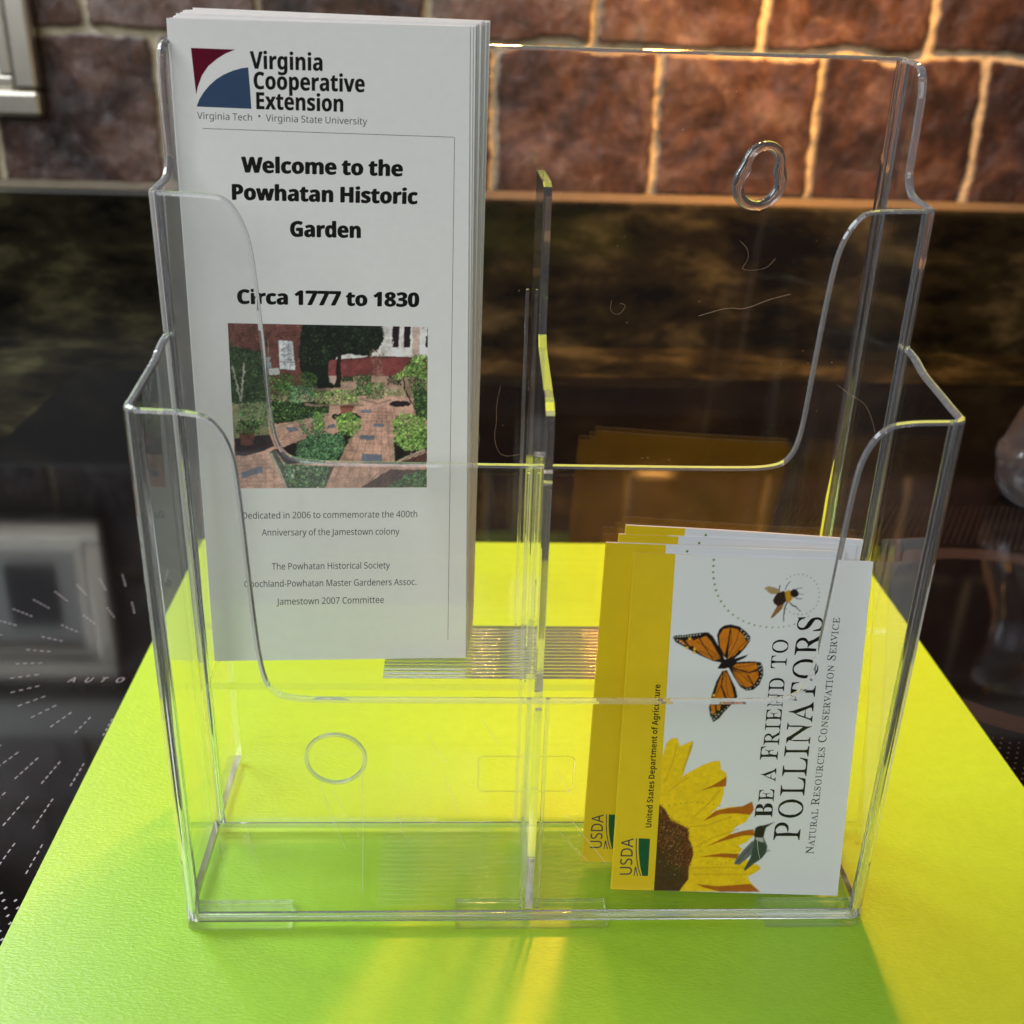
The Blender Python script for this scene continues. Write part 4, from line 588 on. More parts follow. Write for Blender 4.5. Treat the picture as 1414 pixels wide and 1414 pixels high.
# ---------------------------------------------------------------- lettering
GLYPH = {}
for _line in GLYPHS.strip().split('\n'):
    _k, _v = _line.split(' ', 1)
    _adv, _loops = _v.split(':', 1)
    GLYPH[_k] = (int(_adv), [[tuple(int(q) for q in pt.split(',')) for pt in lp.split(' ')] for lp in _loops.split(';')])
GLYPH['r•'] = (150, [[(75 + int(42 * math.cos(k * 0.5236)), 175 + int(42 * math.sin(k * 0.5236))) for k in range(12)]])
_cache = {}


def glyph_mesh(key):
    if key in _cache:
        return _cache[key]
    cu = bpy.data.curves.new('glyph', 'CURVE')
    cu.dimensions = '2D'
    cu.fill_mode = 'BOTH'
    for lp in GLYPH[key][1]:
        sp = cu.splines.new('POLY')
        sp.points.add(len(lp) - 1)
        for q, (x, y) in zip(sp.points, lp):
            q.co = (x / 500.0, y / 500.0, 0, 1)
        sp.use_cyclic_u = True
    ob = bpy.data.objects.new('glyph', cu)
    me = ob.to_mesh()
    vs = [tuple(v.co) for v in me.vertices]
    fs = [tuple(p.vertices) for p in me.polygons]
    ob.to_mesh_clear()
    bpy.data.objects.remove(ob)
    bpy.data.curves.remove(cu)
    _cache[key] = (vs, fs)
    return _cache[key]


def layout(txt, font):
    """-> list of (key, x, scale), width, cap height (em)"""
    small = 1.0
    if font[0] == 's':
        small = float(font[1:])
    face = {'h': 'b', 'm': 'b'}.get(font[0], font[0])
    x, out = 0.0, []
    for ch in txt:
        if ch == ' ':
            x += 0.165 if face != 's' else 0.20
            continue
        sc = 1.0
        if face == 's' and ch.islower():
            ch, sc = ch.upper(), small
        key = face + ch
        out.append((key, x, sc))
        x += GLYPH[key][0] / 500.0 * sc + (0.012 if face == 's' else 0.0)
    return out, x, max(q[1] for lp in GLYPH[{'s': 'sE', 'b': 'bE', 'r': 'rD'}[face]][1] for q in lp) / 500.0


def lettering(name, items, mat, parent, n):
    """items: (text, font, start of baseline, end of baseline, top of a capital at the start) in 0.01 mm on the sheet"""
    vs, fs = [], []
    for txt, font, p0, p1, pt in items:
        lay, w, cap = layout(txt, font)
        o = Vector(p0) * 1e-5
        ex = (Vector(p1) - Vector(p0)) * 1e-5 / w
        ey = (Vector(pt) - Vector(p0)) * 1e-5 / cap
        q_ = {'h': 0.024, 'm': 0.011}.get(font[0], 0.0)
        strikes = [(0, 0, 0)] if not q_ else [(0, 0, 0), (q_, 0, 1), (-q_, 0, 2), (q_ * .5, q_ * .5, 3), (-q_ * .5, -q_ * .5, 4)]
        for dx, dy, lv in strikes:
            for key, gx, sc in lay:
                gv, gf = glyph_mesh(key)
                b = len(vs)
                for v in gv:
                    q = o + ex * (gx + v[0] * sc + dx) + ey * (v[1] * sc + dy)
                    vs.append((q.x, q.y, n + lv * 6e-6))
                fs += [tuple(i + b for i in f) for f in gf]
    return add_mesh(name, vs, fs, mat, parent)


# ---------------------------------------------------------------- printed pictures (painted by code, one colour per grid vertex)
def s2l(c):
    c = np.asarray(c, float) / 255.0
    return np.where(c <= 0.04045, c / 12.92, ((c + 0.055) / 1.055) ** 2.4)


def vnoise(w, h, cell, seed):
    g = np.random.default_rng(seed).random((int(h / cell) + 3, int(w / cell) + 3))
    ys, xs = np.arange(h) / cell, np.arange(w) / cell
    y0, x0 = ys.astype(int), xs.astype(int)
    fy, fx = (ys - y0)[:, None], (xs - x0)[None, :]
    fy, fx = fy * fy * (3 - 2 * fy), fx * fx * (3 - 2 * fx)
    a, b = g[np.ix_(y0, x0)], g[np.ix_(y0, x0 + 1)]
    c, d = g[np.ix_(y0 + 1, x0)], g[np.ix_(y0 + 1, x0 + 1)]
    return (a * (1 - fx) + b * fx) * (1 - fy) + (c * (1 - fx) + d * fx) * fy


class Canvas:
    def __init__(self, x0, y0, x1, y1, w, h, bg, flip):
        """maps x0..x1, y0..y1 (drawing units) on w x h cells; drawn at twice that"""
        self.W, self.H = 2 * w, 2 * h
        self.k = self.W / (x1 - x0)
        self.x0, self.y0, self.y1, self.flip = x0, y0, y1, flip
        self.a = np.empty((self.H, self.W, 3))
        self.a[:] = s2l(bg)
        self.r = np.random.default_rng(5)
        self.n = 0.5 * vnoise(self.W, self.H, 9, 3) + 0.5 * vnoise(self.W, self.H, 3, 4)

    def px(self, p):
        x = (p[0] - self.x0) * self.k
        y = (p[1] - self.y0) * self.k if not self.flip else (self.y1 - p[1]) * self.k
        return x, y

    def mask(self, P):
        xs = [p[0] for p in P]
        ys = [p[1] for p in P]
        ax, bx = max(0, int(min(xs)) - 1), min(self.W, int(max(xs)) + 2)
        ay, by = max(0, int(min(ys)) - 1), min(self.H, int(max(ys)) + 2)
        if bx <= ax or by <= ay:
            return None
        Y, X = np.mgrid[ay:by, ax:bx] + 0.5
        m = np.zeros(X.shape, bool)
        for i in range(len(P)):
            (x1, y1), (x2, y2) = P[i], P[(i + 1) % len(P)]
            if abs(y2 - y1) < 1e-9:
                continue
            c = (y1 > Y) != (y2 > Y)
            m ^= c & (X < (x2 - x1) * (Y - y1) / (y2 - y1) + x1)
        return (slice(ay, by), slice(ax, bx)), m

    def fill(self, sl, m, col, jit):
        c = s2l(col)
        if jit:
            f = (0.84 + 0.32 * self.n[sl])[m][:, None]
            self.a[sl][m] = c[None, :] * f
        else:
            self.a[sl][m] = c

    def poly(self, pts, col, jit=0):
        q = self.mask([self.px(p) for p in pts])
        if q:
            self.fill(q[0], q[1], col, jit)

    def dot(self, cx, cy, rx, ry, col, ang=0.0):
        ax, bx = max(0, int(cx - rx - ry - 1)), min(self.W, int(cx + rx + ry + 2))
        ay, by = max(0, int(cy - rx - ry - 1)), min(self.H, int(cy + rx + ry + 2))
        if bx <= ax or by <= ay:
            return
        Y, X = np.mgrid[ay:by, ax:bx] + 0.5
        dx, dy = X - cx, Y - cy
        c, s = math.cos(ang), math.sin(ang)
        m = ((dx * c + dy * s) / rx) ** 2 + ((dy * c - dx * s) / ry) ** 2 < 1
        self.a[ay:by, ax:bx][m] = s2l(col)

    def run(self, ops, unit=1.0):
        for op in ops:
            t = op[0]
            if t == 'p':
                self.poly(op[1], op[2], op[3])
            elif t == 'd':
                x, y = self.px(op[1])
                r = op[2] * unit * self.k
                self.dot(x, y, r, r, op[3])
            elif t == 'e':
                x, y = self.px(op[1])
                self.dot(x, y, op[2] * self.k, op[3] * self.k, op[4])
            elif t == 'l':
                P = [self.px(p) for p in op[1]]
                w = max(0.5, op[2] * unit * self.k * 0.5)
                for (x1, y1), (x2, y2) in zip(P, P[1:]):
                    L = math.hypot(x2 - x1, y2 - y1) or 1
                    nx, ny = -(y2 - y1) / L * w, (x2 - x1) / L * w
                    q = self.mask([(x1 + nx, y1 + ny), (x2 + nx, y2 + ny), (x2 - nx, y2 - ny), (x1 - nx, y1 - ny)])
                    if q:
                        self.fill(q[0], q[1], op[3], 0)
                    self.dot(x2, y2, w, w, op[3])
            elif t == 's':
                q = self.mask([self.px(p) for p in op[1]])
                if not q:
                    continue
                sl, m = q
                yy, xx = np.nonzero(m)
                if not len(yy):
                    continue
                pick = np.sort(self.r.integers(0, len(yy), int(op[2] * 2.2)))
                for i in pick:
                    rad = op[3] * unit * self.k * (0.15 + 0.55 * self.r.random() ** 2)
                    col = np.array(op[4][self.r.integers(len(op[4]))]) * (0.55 + 0.85 * self.r.random())
                    self.dot(xx[i] + sl[1].start, yy[i] + sl[0].start, max(0.8, rad), max(0.6, rad * 0.45), np.clip(col, 0, 255),
                             self.r.random() * 3.14)

    def soften(self, passes, grain, seed):
        """printed photograph: soft dots, uneven tone"""
        if grain:
            wx = (vnoise(self.W, self.H, 13, 201) - 0.5) * 9 + (vnoise(self.W, self.H, 5, 202) - 0.5) * 6
            wy = (vnoise(self.W, self.H, 13, 203) - 0.5) * 7 + (vnoise(self.W, self.H, 5, 204) - 0.5) * 6
            yy, xx = np.mgrid[0:self.H, 0:self.W]
            # leaves wander more than walls and paving
            green = np.clip((self.a[:, :, 1] - self.a[:, :, 0]) * 30, 0, 1) + (self.a.mean(axis=2) < 0.03)
            for _q in range(6):
                gp_ = np.pad(green, 2, mode='edge')
                green = (gp_[:-4, 2:-2] + gp_[4:, 2:-2] + gp_[2:-2, :-4] + gp_[2:-2, 4:] + gp_[2:-2, 2:-2]) / 5
            green = np.clip(green * 1.3 - 0.15, 0.04, 1)
            xx = np.clip(xx + wx * green, 0, self.W - 1).astype(int)
            yy = np.clip(yy + wy * green, 0, self.H - 1).astype(int)
            self.a = self.a[yy, xx]
        for _ in range(passes):
            p = np.pad(self.a, ((1, 1), (1, 1), (0, 0)), mode='edge')
            self.a = (p[:-2, 1:-1] + p[2:, 1:-1] + p[1:-1, :-2] + p[1:-1, 2:] + 2 * p[1:-1, 1:-1]) / 6.0
        t = 0.30 * vnoise(self.W, self.H, 46, seed) + 0.40 * vnoise(self.W, self.H, 15, seed + 1) + 0.30 * vnoise(self.W, self.H, 5, seed + 2)
        t = (1 + grain * (t - 0.5) * 2)[:, :, None]
        self.a = self.a * t
        g = self.a.mean(axis=2, keepdims=True)
        self.a = g + (self.a - g) * (0.82 if grain else 1.0)

    def result(self, gain):
        a = self.a.reshape(self.H // 2, 2, self.W // 2, 2, 3).mean(axis=(1, 3))
        return np.clip(a * gain, 0, 0.95)


def picture(name, img, corners, parent, n):
    """img rows from the top; corners TL, TR, BR, BL in 0.01 mm on the sheet"""
    h, w, _ = img.shape
    TL, TR, BR, BL = (np.array(c) * 1e-5 for c in corners)
    fx = np.linspace(0, 1, w)[None, :, None]
    fy = np.linspace(0, 1, h)[:, None, None]
    P = (TL * (1 - fx) + TR * fx) * (1 - fy) + (BL * (1 - fx) + BR * fx) * fy
    V = np.concatenate([P.reshape(-1, 2), np.full((w * h, 1), n)], axis=1)
    idx = np.arange(w * h).reshape(h, w)
    F = np.stack([idx[1:, :-1], idx[1:, 1:], idx[:-1, 1:], idx[:-1, :-1]], axis=-1).reshape(-1, 4)
    me = grid_mesh(name, V, F)
    at = me.attributes.new('ink', 'FLOAT_COLOR', 'POINT')
    at.data.foreach_set('color', np.concatenate([img.reshape(-1, 3), np.ones((w * h, 1))], axis=1).astype(np.float32).ravel())
    me.materials.append(PICTURE)
    o = bpy.data.objects.new(name, me)
    COL.objects.link(o)
    o.parent = parent
    return o


def grid_mesh(name, V, F):
    me = bpy.data.meshes.new(name)
    me.vertices.add(len(V))
    me.vertices.foreach_set('co', np.asarray(V, np.float32).ravel())
    me.loops.add(len(F) * 4)
    me.loops.foreach_set('vertex_index', np.asarray(F, np.int32).ravel())
    me.polygons.add(len(F))
    me.polygons.foreach_set('loop_start', np.arange(len(F), dtype=np.int32) * 4)
    me.polygons.foreach_set('loop_total', np.full(len(F), 4, np.int32))
    me.update(calc_edges=True)
    return me


# ================================================================ the setting
WALL_Y, SPLASH_Y, SPLASH_Z = 0.760, 0.738, 0.134
PITCH, ROW, ROW0 = 0.1485, 0.1306, 0.134


def build_wall():
    x0, x1, z0, z1, st = -0.92, 0.92, 0.120, 0.84, 0.002
    nx, nz = int((x1 - x0) / st) + 1, int((z1 - z0) / st) + 1
    X, Z = np.meshgrid(x0 + st * np.arange(nx), z0 + st * np.arange(nz))
    # courses shift up above the pale border strip
    Zs = np.where(Z > 0.43, Z - 0.050, Z)
    row = np.floor((Zs - ROW0) / ROW).astype(int)
    off = np.where(row % 2 == 0, -0.0015, 0.0887)
    wob = (vnoise(nx, nz, 26, 41) - 0.5) * 0.007
    wob2 = (vnoise(nx, nz, 22, 42) - 0.5) * 0.009
    cx = (X - off + wob) / PITCH
    col = np.floor(cx).astype(int)
    dx = np.minimum(cx - col, 1 - (cx - col)) * PITCH
    fz = (Zs + wob2 - ROW0) / ROW
    fz = fz - np.floor(fz)
    dz = np.minimum(fz, 1 - fz) * ROW
    # rounded rectangle distance, ragged
    g, rad = 0.0026, 0.006
    ax, az = np.maximum(0, g + rad - dx), np.maximum(0, g + rad - dz)
    d = np.where((ax > 0) & (az > 0), rad - np.hypot(ax, az), np.minimum(dx, dz) - g)
    d = d + (vnoise(nx, nz, 5, 43) - 0.5) * 0.0030 + (vnoise(nx, nz, 2, 44) - 0.5) * 0.0014
    m = np.clip(d / 0.0030 + 0.3, 0, 1)
    m = m * m * (3 - 2 * m)
    tone = np.random.default_rng(8).random((40, 60))
    tn = tone[(row + 10) % 40, (col + 20) % 60]
    relief = (vnoise(nx, nz, 20, 51) - 0.5) * 0.0042 + (vnoise(nx, nz, 8, 52) - 0.5) * 0.0020 + (vnoise(nx, nz, 3, 53) - 0.5) * 0.0006
    tilt = (tn - 0.5) * 0.003
    Y = WALL_Y + 0.005 - m * (0.0062 + relief + tilt) - (1 - m) * (vnoise(nx, nz, 3, 54) * 0.0008)
    V = np.stack([X, Y, Z], axis=-1).reshape(-1, 3)
    idx = np.arange(nx * nz).reshape(nz, nx)
    F = np.stack([idx[:-1, :-1], idx[:-1, 1:], idx[1:, 1:], idx[1:, :-1]], axis=-1).reshape(-1, 4)
    me = grid_mesh('wall', V, F)
    me.polygons.foreach_set('use_smooth', [True] * len(me.polygons))
    for nm, arr in (('tile_mask', m), ('tile_tone', tn)):
        a = me.attributes.new(nm, 'FLOAT', 'POINT')
        a.data.foreach_set('value', arr.astype(np.float32).ravel())
    me.materials.append(TILE)
    o = bpy.data.objects.new('wall', me)
    COL.objects.link(o)
    tag(o, 'brown slate tile wall with pale grout behind the holder', kind='structure')


build_wall()
b = MB()
b.box(-0.92, 0.92, 0.741, 0.769, 0.412, 0.462)
tag(b.build('border_strip', STONE, bevel=0.004), 'pale stone border strip across the tile wall', 'wall trim', kind='structure')
b = MB()
b.box(-0.92, 0.92, SPLASH_Y, 0.768, -0.030, SPLASH_Z)
tag(b.build('backsplash', GRANITE, bevel=0.003), 'low dark green granite upstand below the tiles', kind='structure')
b = MB()
b.prism([(-0.92, 0.7450, 0.1342), (-0.92, 0.7585, 0.1342), (-0.92, 0.7585, 0.1395), (-0.92, 0.7490, 0.1350)], (1.84, 0, 0))
tag(b.build('grout_strip', GROUT), 'pale grout fillet along the top of the granite upstand', 'wall trim', kind='structure')
b = MB()
b.box(-0.92, 0.92, 0.6402, 0.7375, -0.03, -0.0020)
b.box(-0.92, -0.3576, -0.35, 0.6410, -0.03, -0.0025)
tag(b.build('countertop', GRANITE), 'dark granite countertop beside the cooktop', kind='structure')

# ---------------------------------------------------------------- cooktop
TOP = -0.0010
ck = tag(empty('cooktop', (0, 0.2, TOP)), 'black glass cooktop with white printed burner dots under the lime card', 'cooktop')
b = MB()
b.box(-0.357, 0.62, -0.55, 0.439, -0.010, 0.0)
b.build('glass_top', CERAMIC, ck, bevel=0.0005)


def on_top(bld, name, mat, z=0.00004):
    o = add_mesh(name, [(x, y - 0.2, z) for x, y in bld[0]], bld[1], mat, ck)
    return o


def marks_left():
    vs, fs = [], []

    def quad(x, y, a, L, w):
        c, s = math.cos(a), math.sin(a)
        n = len(vs)
        for du, dv in ((-L, -w), (L, -w), (L, w), (-L, w)):
            vs.append((x + du * c - dv * s, y + du * s + dv * c))
        fs.append((n, n + 1, n + 2, n + 3))
    cx, cy_ = -0.178, 0.173
    for r0, r1 in ((0.048, 0.062), (0.080, 0.096), (0.103, 0.122), (0.129, 0.146)):
        n = int(2 * math.pi * 0.5 * (r0 + r1) / 0.0112)
        for k in range(n):
            a = 2 * math.pi * (k + 0.3) / n
            if r0 > 0.09 and math.sin(a) > -0.1:
                continue
            m = int((r1 - r0) / 0.0031)
            for j in range(m):
                r = r0 + (j + 0.5) * (r1 - r0) / m
                quad(cx + r * math.cos(a), cy_ + r * math.sin(a), a, 0.00095, 0.00026)
    for i in range(-60, 61):
        for j in range(-60, 61):
            x, y = cx + i * 0.0042 + (j % 2) * 0.0021, cy_ + j * 0.0036
            r = math.hypot(x - cx, y - cy_)
            if 0.155 < r < 0.215 and x > -0.35 and y < 0.07:
                quad(x, y, 1.1, 0.0006, 0.0004)
    return vs, fs


def ring(cx, cy_, r0, r1, n=96):
    vs, fs = [], []
    for k in range(n):
        a = 2 * math.pi * k / n
        vs += [(cx + r0 * math.cos(a), cy_ + r0 * math.sin(a)), (cx + r1 * math.cos(a), cy_ + r1 * math.sin(a))]
        q = (k + 1) % n
        fs.append((2 * k, 2 * k + 1, 2 * q + 1, 2 * q))
    return vs, fs


on_top(marks_left(), 'burner_dots', MARK)
on_top(ring(0.275, 0.205, 0.086, 0.100), 'burner_ring', RING)


def dots_right():
    vs, fs = [], []
    for i in range(-45, 46):
        for j in range(-45, 46):
            x, y = 0.275 + i * 0.0042 + (j % 2) * 0.0021, 0.205 + j * 0.0036
            r = math.hypot(x - 0.275, y - 0.205)
            if 0.108 < r < 0.19 and x < 0.55:
                n = len(vs)
                vs += [(x - .0004, y - .0004), (x + .0004, y - .0004), (x + .0004, y + .0004), (x - .0004, y + .0004)]
                fs.append((n, n + 1, n + 2, n + 3))
    return vs, fs


on_top(dots_right(), 'burner_dots', principled('faint_mark', (0.04, 0.037, 0.037), 0.4, var=0.2))
# AUTO S: spaced letters printed on the glass
_vs, _fs = [], []
for i, ch in enumerate('AUTO S'):
    if ch == ' ':
        continue
    gv, gf = glyph_mesh('r' + ch)
    bse = len(_vs)
    for v in gv:
        _vs.append((-0.2095 + i * 0.0072 + (v[0] + 0.25 * v[1]) * 0.0075, 0.1535 + v[1] * 0.0085))
    _fs += [tuple(k + bse for k in f) for f in gf]
on_top((_vs, _fs), 'lettering', MARK, 0.00006)

# ---------------------------------------------------------------- lime card
b = MB()
b.box(-0.179, 0.2135, -0.130, 0.3045, -0.00075, 0.0)
tag(b.build('lime_card', CARD), 'bright lime green card sheet lying on the black cooktop under the holder', 'card sheet')

# ---------------------------------------------------------------- steel cover plate on the wall
pl = tag(empty('outlet_plate', (-0.4795, WALL_Y - 0.004, 0.2878)), 'brushed steel outlet plate with stepped frame on the tile wall', 'outlet plate')


def frame_ring(name, w, h, bar, y0, y1, mat, parent, bevel=0.002):
    m = MB()
    m.box(-w, w, y0, y1, -h, -h + bar)
    m.box(-w, w, y0, y1, h - bar, h)
    m.box(-w, -w + bar, y0, y1, -h + bar, h - bar)
    m.box(w - bar, w, y0, y1, -h + bar, h - bar)
    return m.build(name, mat, parent, bevel=bevel)


frame_ring('frame', 0.084, 0.0935, 0.022, -0.016, 0.0, STEEL, pl, 0.004)
frame_ring('inner_frame', 0.0615, 0.071, 0.011, -0.011, 0.0, STEEL, pl, 0.002)
b = MB()
b.box(-0.050, 0.050, -0.006, 0.0, -0.0595, 0.0595)
b.build('cover', WHITEPLASTIC, pl, bevel=0.001)
b = MB()
b.box(-0.026, 0.026, -0.009, -0.0062, -0.036, 0.036)
b.build('socket', DARKPLASTIC, pl, bevel=0.001)
b = MB()
b.tube([(0.073, -0.0162, 0.061), (0.073, -0.0175, 0.061)], 0.0028, 12)
b.build('screw', DARKPLASTIC, pl)

# ---------------------------------------------------------------- glass jar at the right edge
jr = tag(empty('glass_jar', (0.372, 0.378, TOP)), 'small clear glass jar with a beaded band standing on the cooktop', 'jar')


def lathe(name, prof, mat, parent, seg=72, wave=None):
    vs, fs = [], []
    n = len(prof)
    for k in range(seg):
        a = 2 * math.pi * k / seg
        for i, (r, z) in enumerate(prof):
            q = r
            if wave and wave[0] < z < wave[1] and i < wave[2]:
                q += 0.0009 * math.cos(36 * a)
            vs.append((q * math.cos(a), q * math.sin(a), z))
    for k in range(seg):
        for i in range(n - 1):
            q = (k + 1) % seg
            if prof[i][0] < 1e-6 and prof[i + 1][0] < 1e-6:
                continue
            fs.append((k * n + i, q * n + i, q * n + i + 1, k * n + i + 1))
    o = add_mesh(name, vs, fs, mat, parent)
    bm = bmesh.new()
    bm.from_mesh(o.data)
    bmesh.ops.remove_doubles(bm, verts=bm.verts, dist=1e-6)
    bmesh.ops.recalc_face_normals(bm, faces=bm.faces)
    bm.to_mesh(o.data)
    bm.free()
    o.data.polygons.foreach_set('use_smooth', [True] * len(o.data.polygons))
    o.data.update()
    return o


lathe('body', [(0, 0.0002), (0.020, 0.0002), (0.029, 0.003), (0.0345, 0.011), (0.0362, 0.020), (0.0362, 0.026), (0.0372, 0.028),
               (0.0372, 0.036), (0.0355, 0.038), (0.0335, 0.046), (0.0290, 0.060), (0.0225, 0.074), (0.0170, 0.088), (0.0160, 0.120),
               (0.0175, 0.122), (0.0175, 0.128), (0.0150, 0.129), (0.0135, 0.120), (0.0145, 0.088), (0.0200, 0.073), (0.0265, 0.059),
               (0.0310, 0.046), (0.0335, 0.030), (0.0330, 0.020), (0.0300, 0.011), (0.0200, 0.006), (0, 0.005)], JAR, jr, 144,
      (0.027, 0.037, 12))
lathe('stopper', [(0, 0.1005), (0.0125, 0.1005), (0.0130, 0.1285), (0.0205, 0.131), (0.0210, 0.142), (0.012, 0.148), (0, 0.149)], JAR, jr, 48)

# ================================================================ the brochure holder
H, T, Y1, Y2 = 0.1195, 0.0027, 0.0484, 0.0962
hold = tag(empty('brochure_holder', (0, 0.04, 0)), 'clear acrylic two tier brochure holder with centre divider on lime card', 'brochure holder')
OFF = Vector((0, 0.04, 0))


def chaikin(p, n=3):
    for _ in range(n):
        q = [p[0]]
        for a, c in zip(p, p[1:]):
            q += [(a[0] * .75 + c[0] * .25, a[1] * .75 + c[1] * .25), (a[0] * .25 + c[0] * .75, a[1] * .25 + c[1] * .75)]
        q.append(p[-1])
        p = q
    return p


def wall_sheet(name, path, top, zbot, sheet=None):
    """path: (x, y, nx, ny, tx, ty, s, curved) dense samples; top: list of (s, z)"""
    vs, fs, mi = [], [], []
    ts = np.array([p[0] for p in top])
    tz = np.array([p[1] for p in top])
    S = np.array([p[6] for p in path])
    Z = np.interp(S, ts, tz)
    n = len(path)
    K = 7
    for i, p in enumerate(path):
        a, c = max(0, i - 1), min(n - 1, i + 1)
        ds, dz = S[c] - S[a], Z[c] - Z[a]
        L = math.hypot(ds, dz) or 1
        ns, nz = -dz / L, ds / L
        x, y, ox, oy, tx, ty = p[:6]
        zb = zbot
        row = [(x, y, zb), (x, y, Z[i])]
        for f_, bmp in ((0.12, 0.30), (0.5, 0.46), (0.88, 0.30)):
            row.append((x - ox * T * f_ + tx * ns * bmp * T, y - oy * T * f_ + ty * ns * bmp * T, Z[i] + nz * bmp * T))
        row += [(x - ox * T, y - oy * T, Z[i]), (x - ox * T, y - oy * T, zb)]
        vs += [(q[0], q[1] - OFF.y, q[2]) for q in row]
    for i in range(n - 1):
        cur = path[i][7] and path[i + 1][7]
        for k in range(K):
            a, c = i * K + k, i * K + (k + 1) % K
            fs.append((a, a + K, c + K, c))
            mi.append(2 if 1 <= k <= 4 else 1 if (cur or k not in (0, 5)) else 0)
    fs.append(tuple(range(K - 1, -1, -1)))
    fs.append(tuple((n - 1) * K + k for k in range(K)))
    mi += [1, 1]
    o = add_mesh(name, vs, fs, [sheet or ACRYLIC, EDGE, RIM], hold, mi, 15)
    bm = bmesh.new()
    bm.from_mesh(o.data)
    bmesh.ops.recalc_face_normals(bm, faces=bm.faces)
    bm.to_mesh(o.data)
    bm.free()
    o.data.polygons.foreach_set('use_smooth', [True] * len(o.data.polygons))
    o.data.update()
    o.data.set_sharp_from_angle(angle=math.radians(15))
    return o


def tray(name, yfront, yback, r, side, front, zbot, sheet=None):
    """side: (y, z) from back to front on one side wall; front: (x, z) for x <= 0, mirrored"""
    drop = lambda z: z - 0.0014 * min(1.0, max(0.0, (0.262 - z) / 0.015))   # the rounded rim adds this much on top
    side, front = [(a, drop(z)) for a, z in side], [(a, drop(z)) for a, z in front]
    path = []
    s = 0.0
    L1 = yback - (yfront + r)
    arc = r * math.pi / 2
    ys = sorted(set([yback, yfront + r] + [p[0] for p in side if yfront + r < p[0] < yback]), reverse=True)
    top = []
    for y in ys:
        path.append((-H, y, -1, 0, 0, -1, yback - y, False))
    na = 8
    for k in range(0, na + 1):
        a = math.pi + (math.pi / 2) * k / na
        if k == 0:
            path[-1] = (-H, yfront + r, -1, 0, 0, -1, L1, True)
            continue
        path.append((-H + r + r * math.cos(a), yfront + r + r * math.sin(a), math.cos(a), math.sin(a), -math.sin(a), math.cos(a), L1 + arc * k / na, True))
    s0 = L1 + arc
    xs = [p[0] for p in front if p[0] > -H + r]
    half = []
    for x in xs:
        half.append(x)
    fx = half + [-x for x in reversed(half) if x < -1e-6]
    for x in fx:
        path.append((x, yfront, 0, -1, 1, 0, s0 + x - (-H + r), False))
    s1 = s0 + 2 * (H - r)
    path.append((H - r, yfront, 0, -1, 1, 0, s1, True))
    for k in range(1, na + 1):
        a = -math.pi / 2 + (math.pi / 2) * k / na
        path.append((H - r + r * math.cos(a), yfront + r + r * math.sin(a), math.cos(a), math.sin(a), -math.sin(a), math.cos(a), s1 + arc * k / na, True))
    s2 = s1 + arc
    for y in reversed(ys[:-1]):
        path.append((H, y, 1, 0, 0, 1, s2 + y - (yfront + r), False))
    tot = s2 + L1
    top = []
    for y, z in side:
        if y > yfront + r:
            top.append((yback - y, z))
        else:
            top.append((L1 + arc * min(1, (yfront + r - y) / r), z))
    for x, z in front:
        if x > -H + r:
            top.append((s0 + x + H - r, z))
    left = [p for p in top]
    mir = [(tot - a, z) for a, z in reversed(left) if tot - a > left[-1][0] + 1e-9]
    return wall_sheet(name, path, left + mir, zbot, sheet)


side_lo = chaikin([(0.0535, 0.1975), (0.046, 0.197), (0.0415, 0.1960), (0.035, 0.1938), (0.02, 0.1920), (0.009, 0.1905), (0.005, 0.1902), (0.0, 0.1900)], 2)
front_lo = chaikin([(-0.1144, 0.1900), (-0.1015, 0.1897), (-0.0950, 0.1880), (-0.0905, 0.1800), (-0.0893, 0.168), (-0.0880, 0.125), (-0.0868, 0.106),
                    (-0.0840, 0.0980), (-0.0770, 0.0952), (-0.06, 0.0950), (0.0, 0.0950)], 3)
tray('lower_pocket', 0.0, Y1 + 0.0044, 0.0055, side_lo, front_lo, 0.0030, FRONTSHEET)
side_up = chaikin([(0.0925, 0.2802), (0.0870, 0.2802), (0.0790, 0.2795), (0.0752, 0.2740), (0.0745, 0.2640), (0.0745, 0.2540), (0.0743, 0.2475), (0.0690, 0.2425),
                   (0.0600, 0.2418), (0.0528, 0.2412), (0.0484, 0.2408)], 2)
front_up = chaikin([(-0.1155, 0.2408), (-0.1015, 0.2405), (-0.0960, 0.2395), (-0.0918, 0.2320), (-0.0900, 0.2220), (-0.0885, 0.190), (-0.0878, 0.168),
                    (-0.0850, 0.1590), (-0.0790, 0.1556), (-0.06, 0.1552), (0.0, 0.1552)], 3)
tray('upper_pocket', Y1, 0.0928, 0.0044, side_up, front_up, 0.0030)


def back_panel():
    r, path = 0.0034, []
    y = Y2
    na = 8
    arc = r * math.pi / 2
    for k in range(na + 1):
        a = (math.pi / 2) * k / na
        path.append((H - r + r * math.cos(a), y - r + r * math.sin(a), math.cos(a), math.sin(a), -math.sin(a), math.cos(a), arc * k / na, True))
    L = 2 * (H - r)
    for k in range(1, 12):
        path.append((H - r - L * k / 12, y, 0, 1, -1, 0, arc + L * k / 12, False))
    path.append((-H + r, y, 0, 1, -1, 0, arc + L, True))
    for k in range(1, na + 1):
        a = math.pi / 2 + (math.pi / 2) * k / na
        path.append((-H + r + r * math.cos(a), y - r + r * math.sin(a), math.cos(a), math.sin(a), -math.sin(a), math.cos(a), arc + L + arc * k / na, True))
    return wall_sheet('back_panel', path, [(0, 0.2805), (arc, 0.2808), (arc + L, 0.2808), (2 * arc + L, 0.2805)], 0.0640)


bp = back_panel()


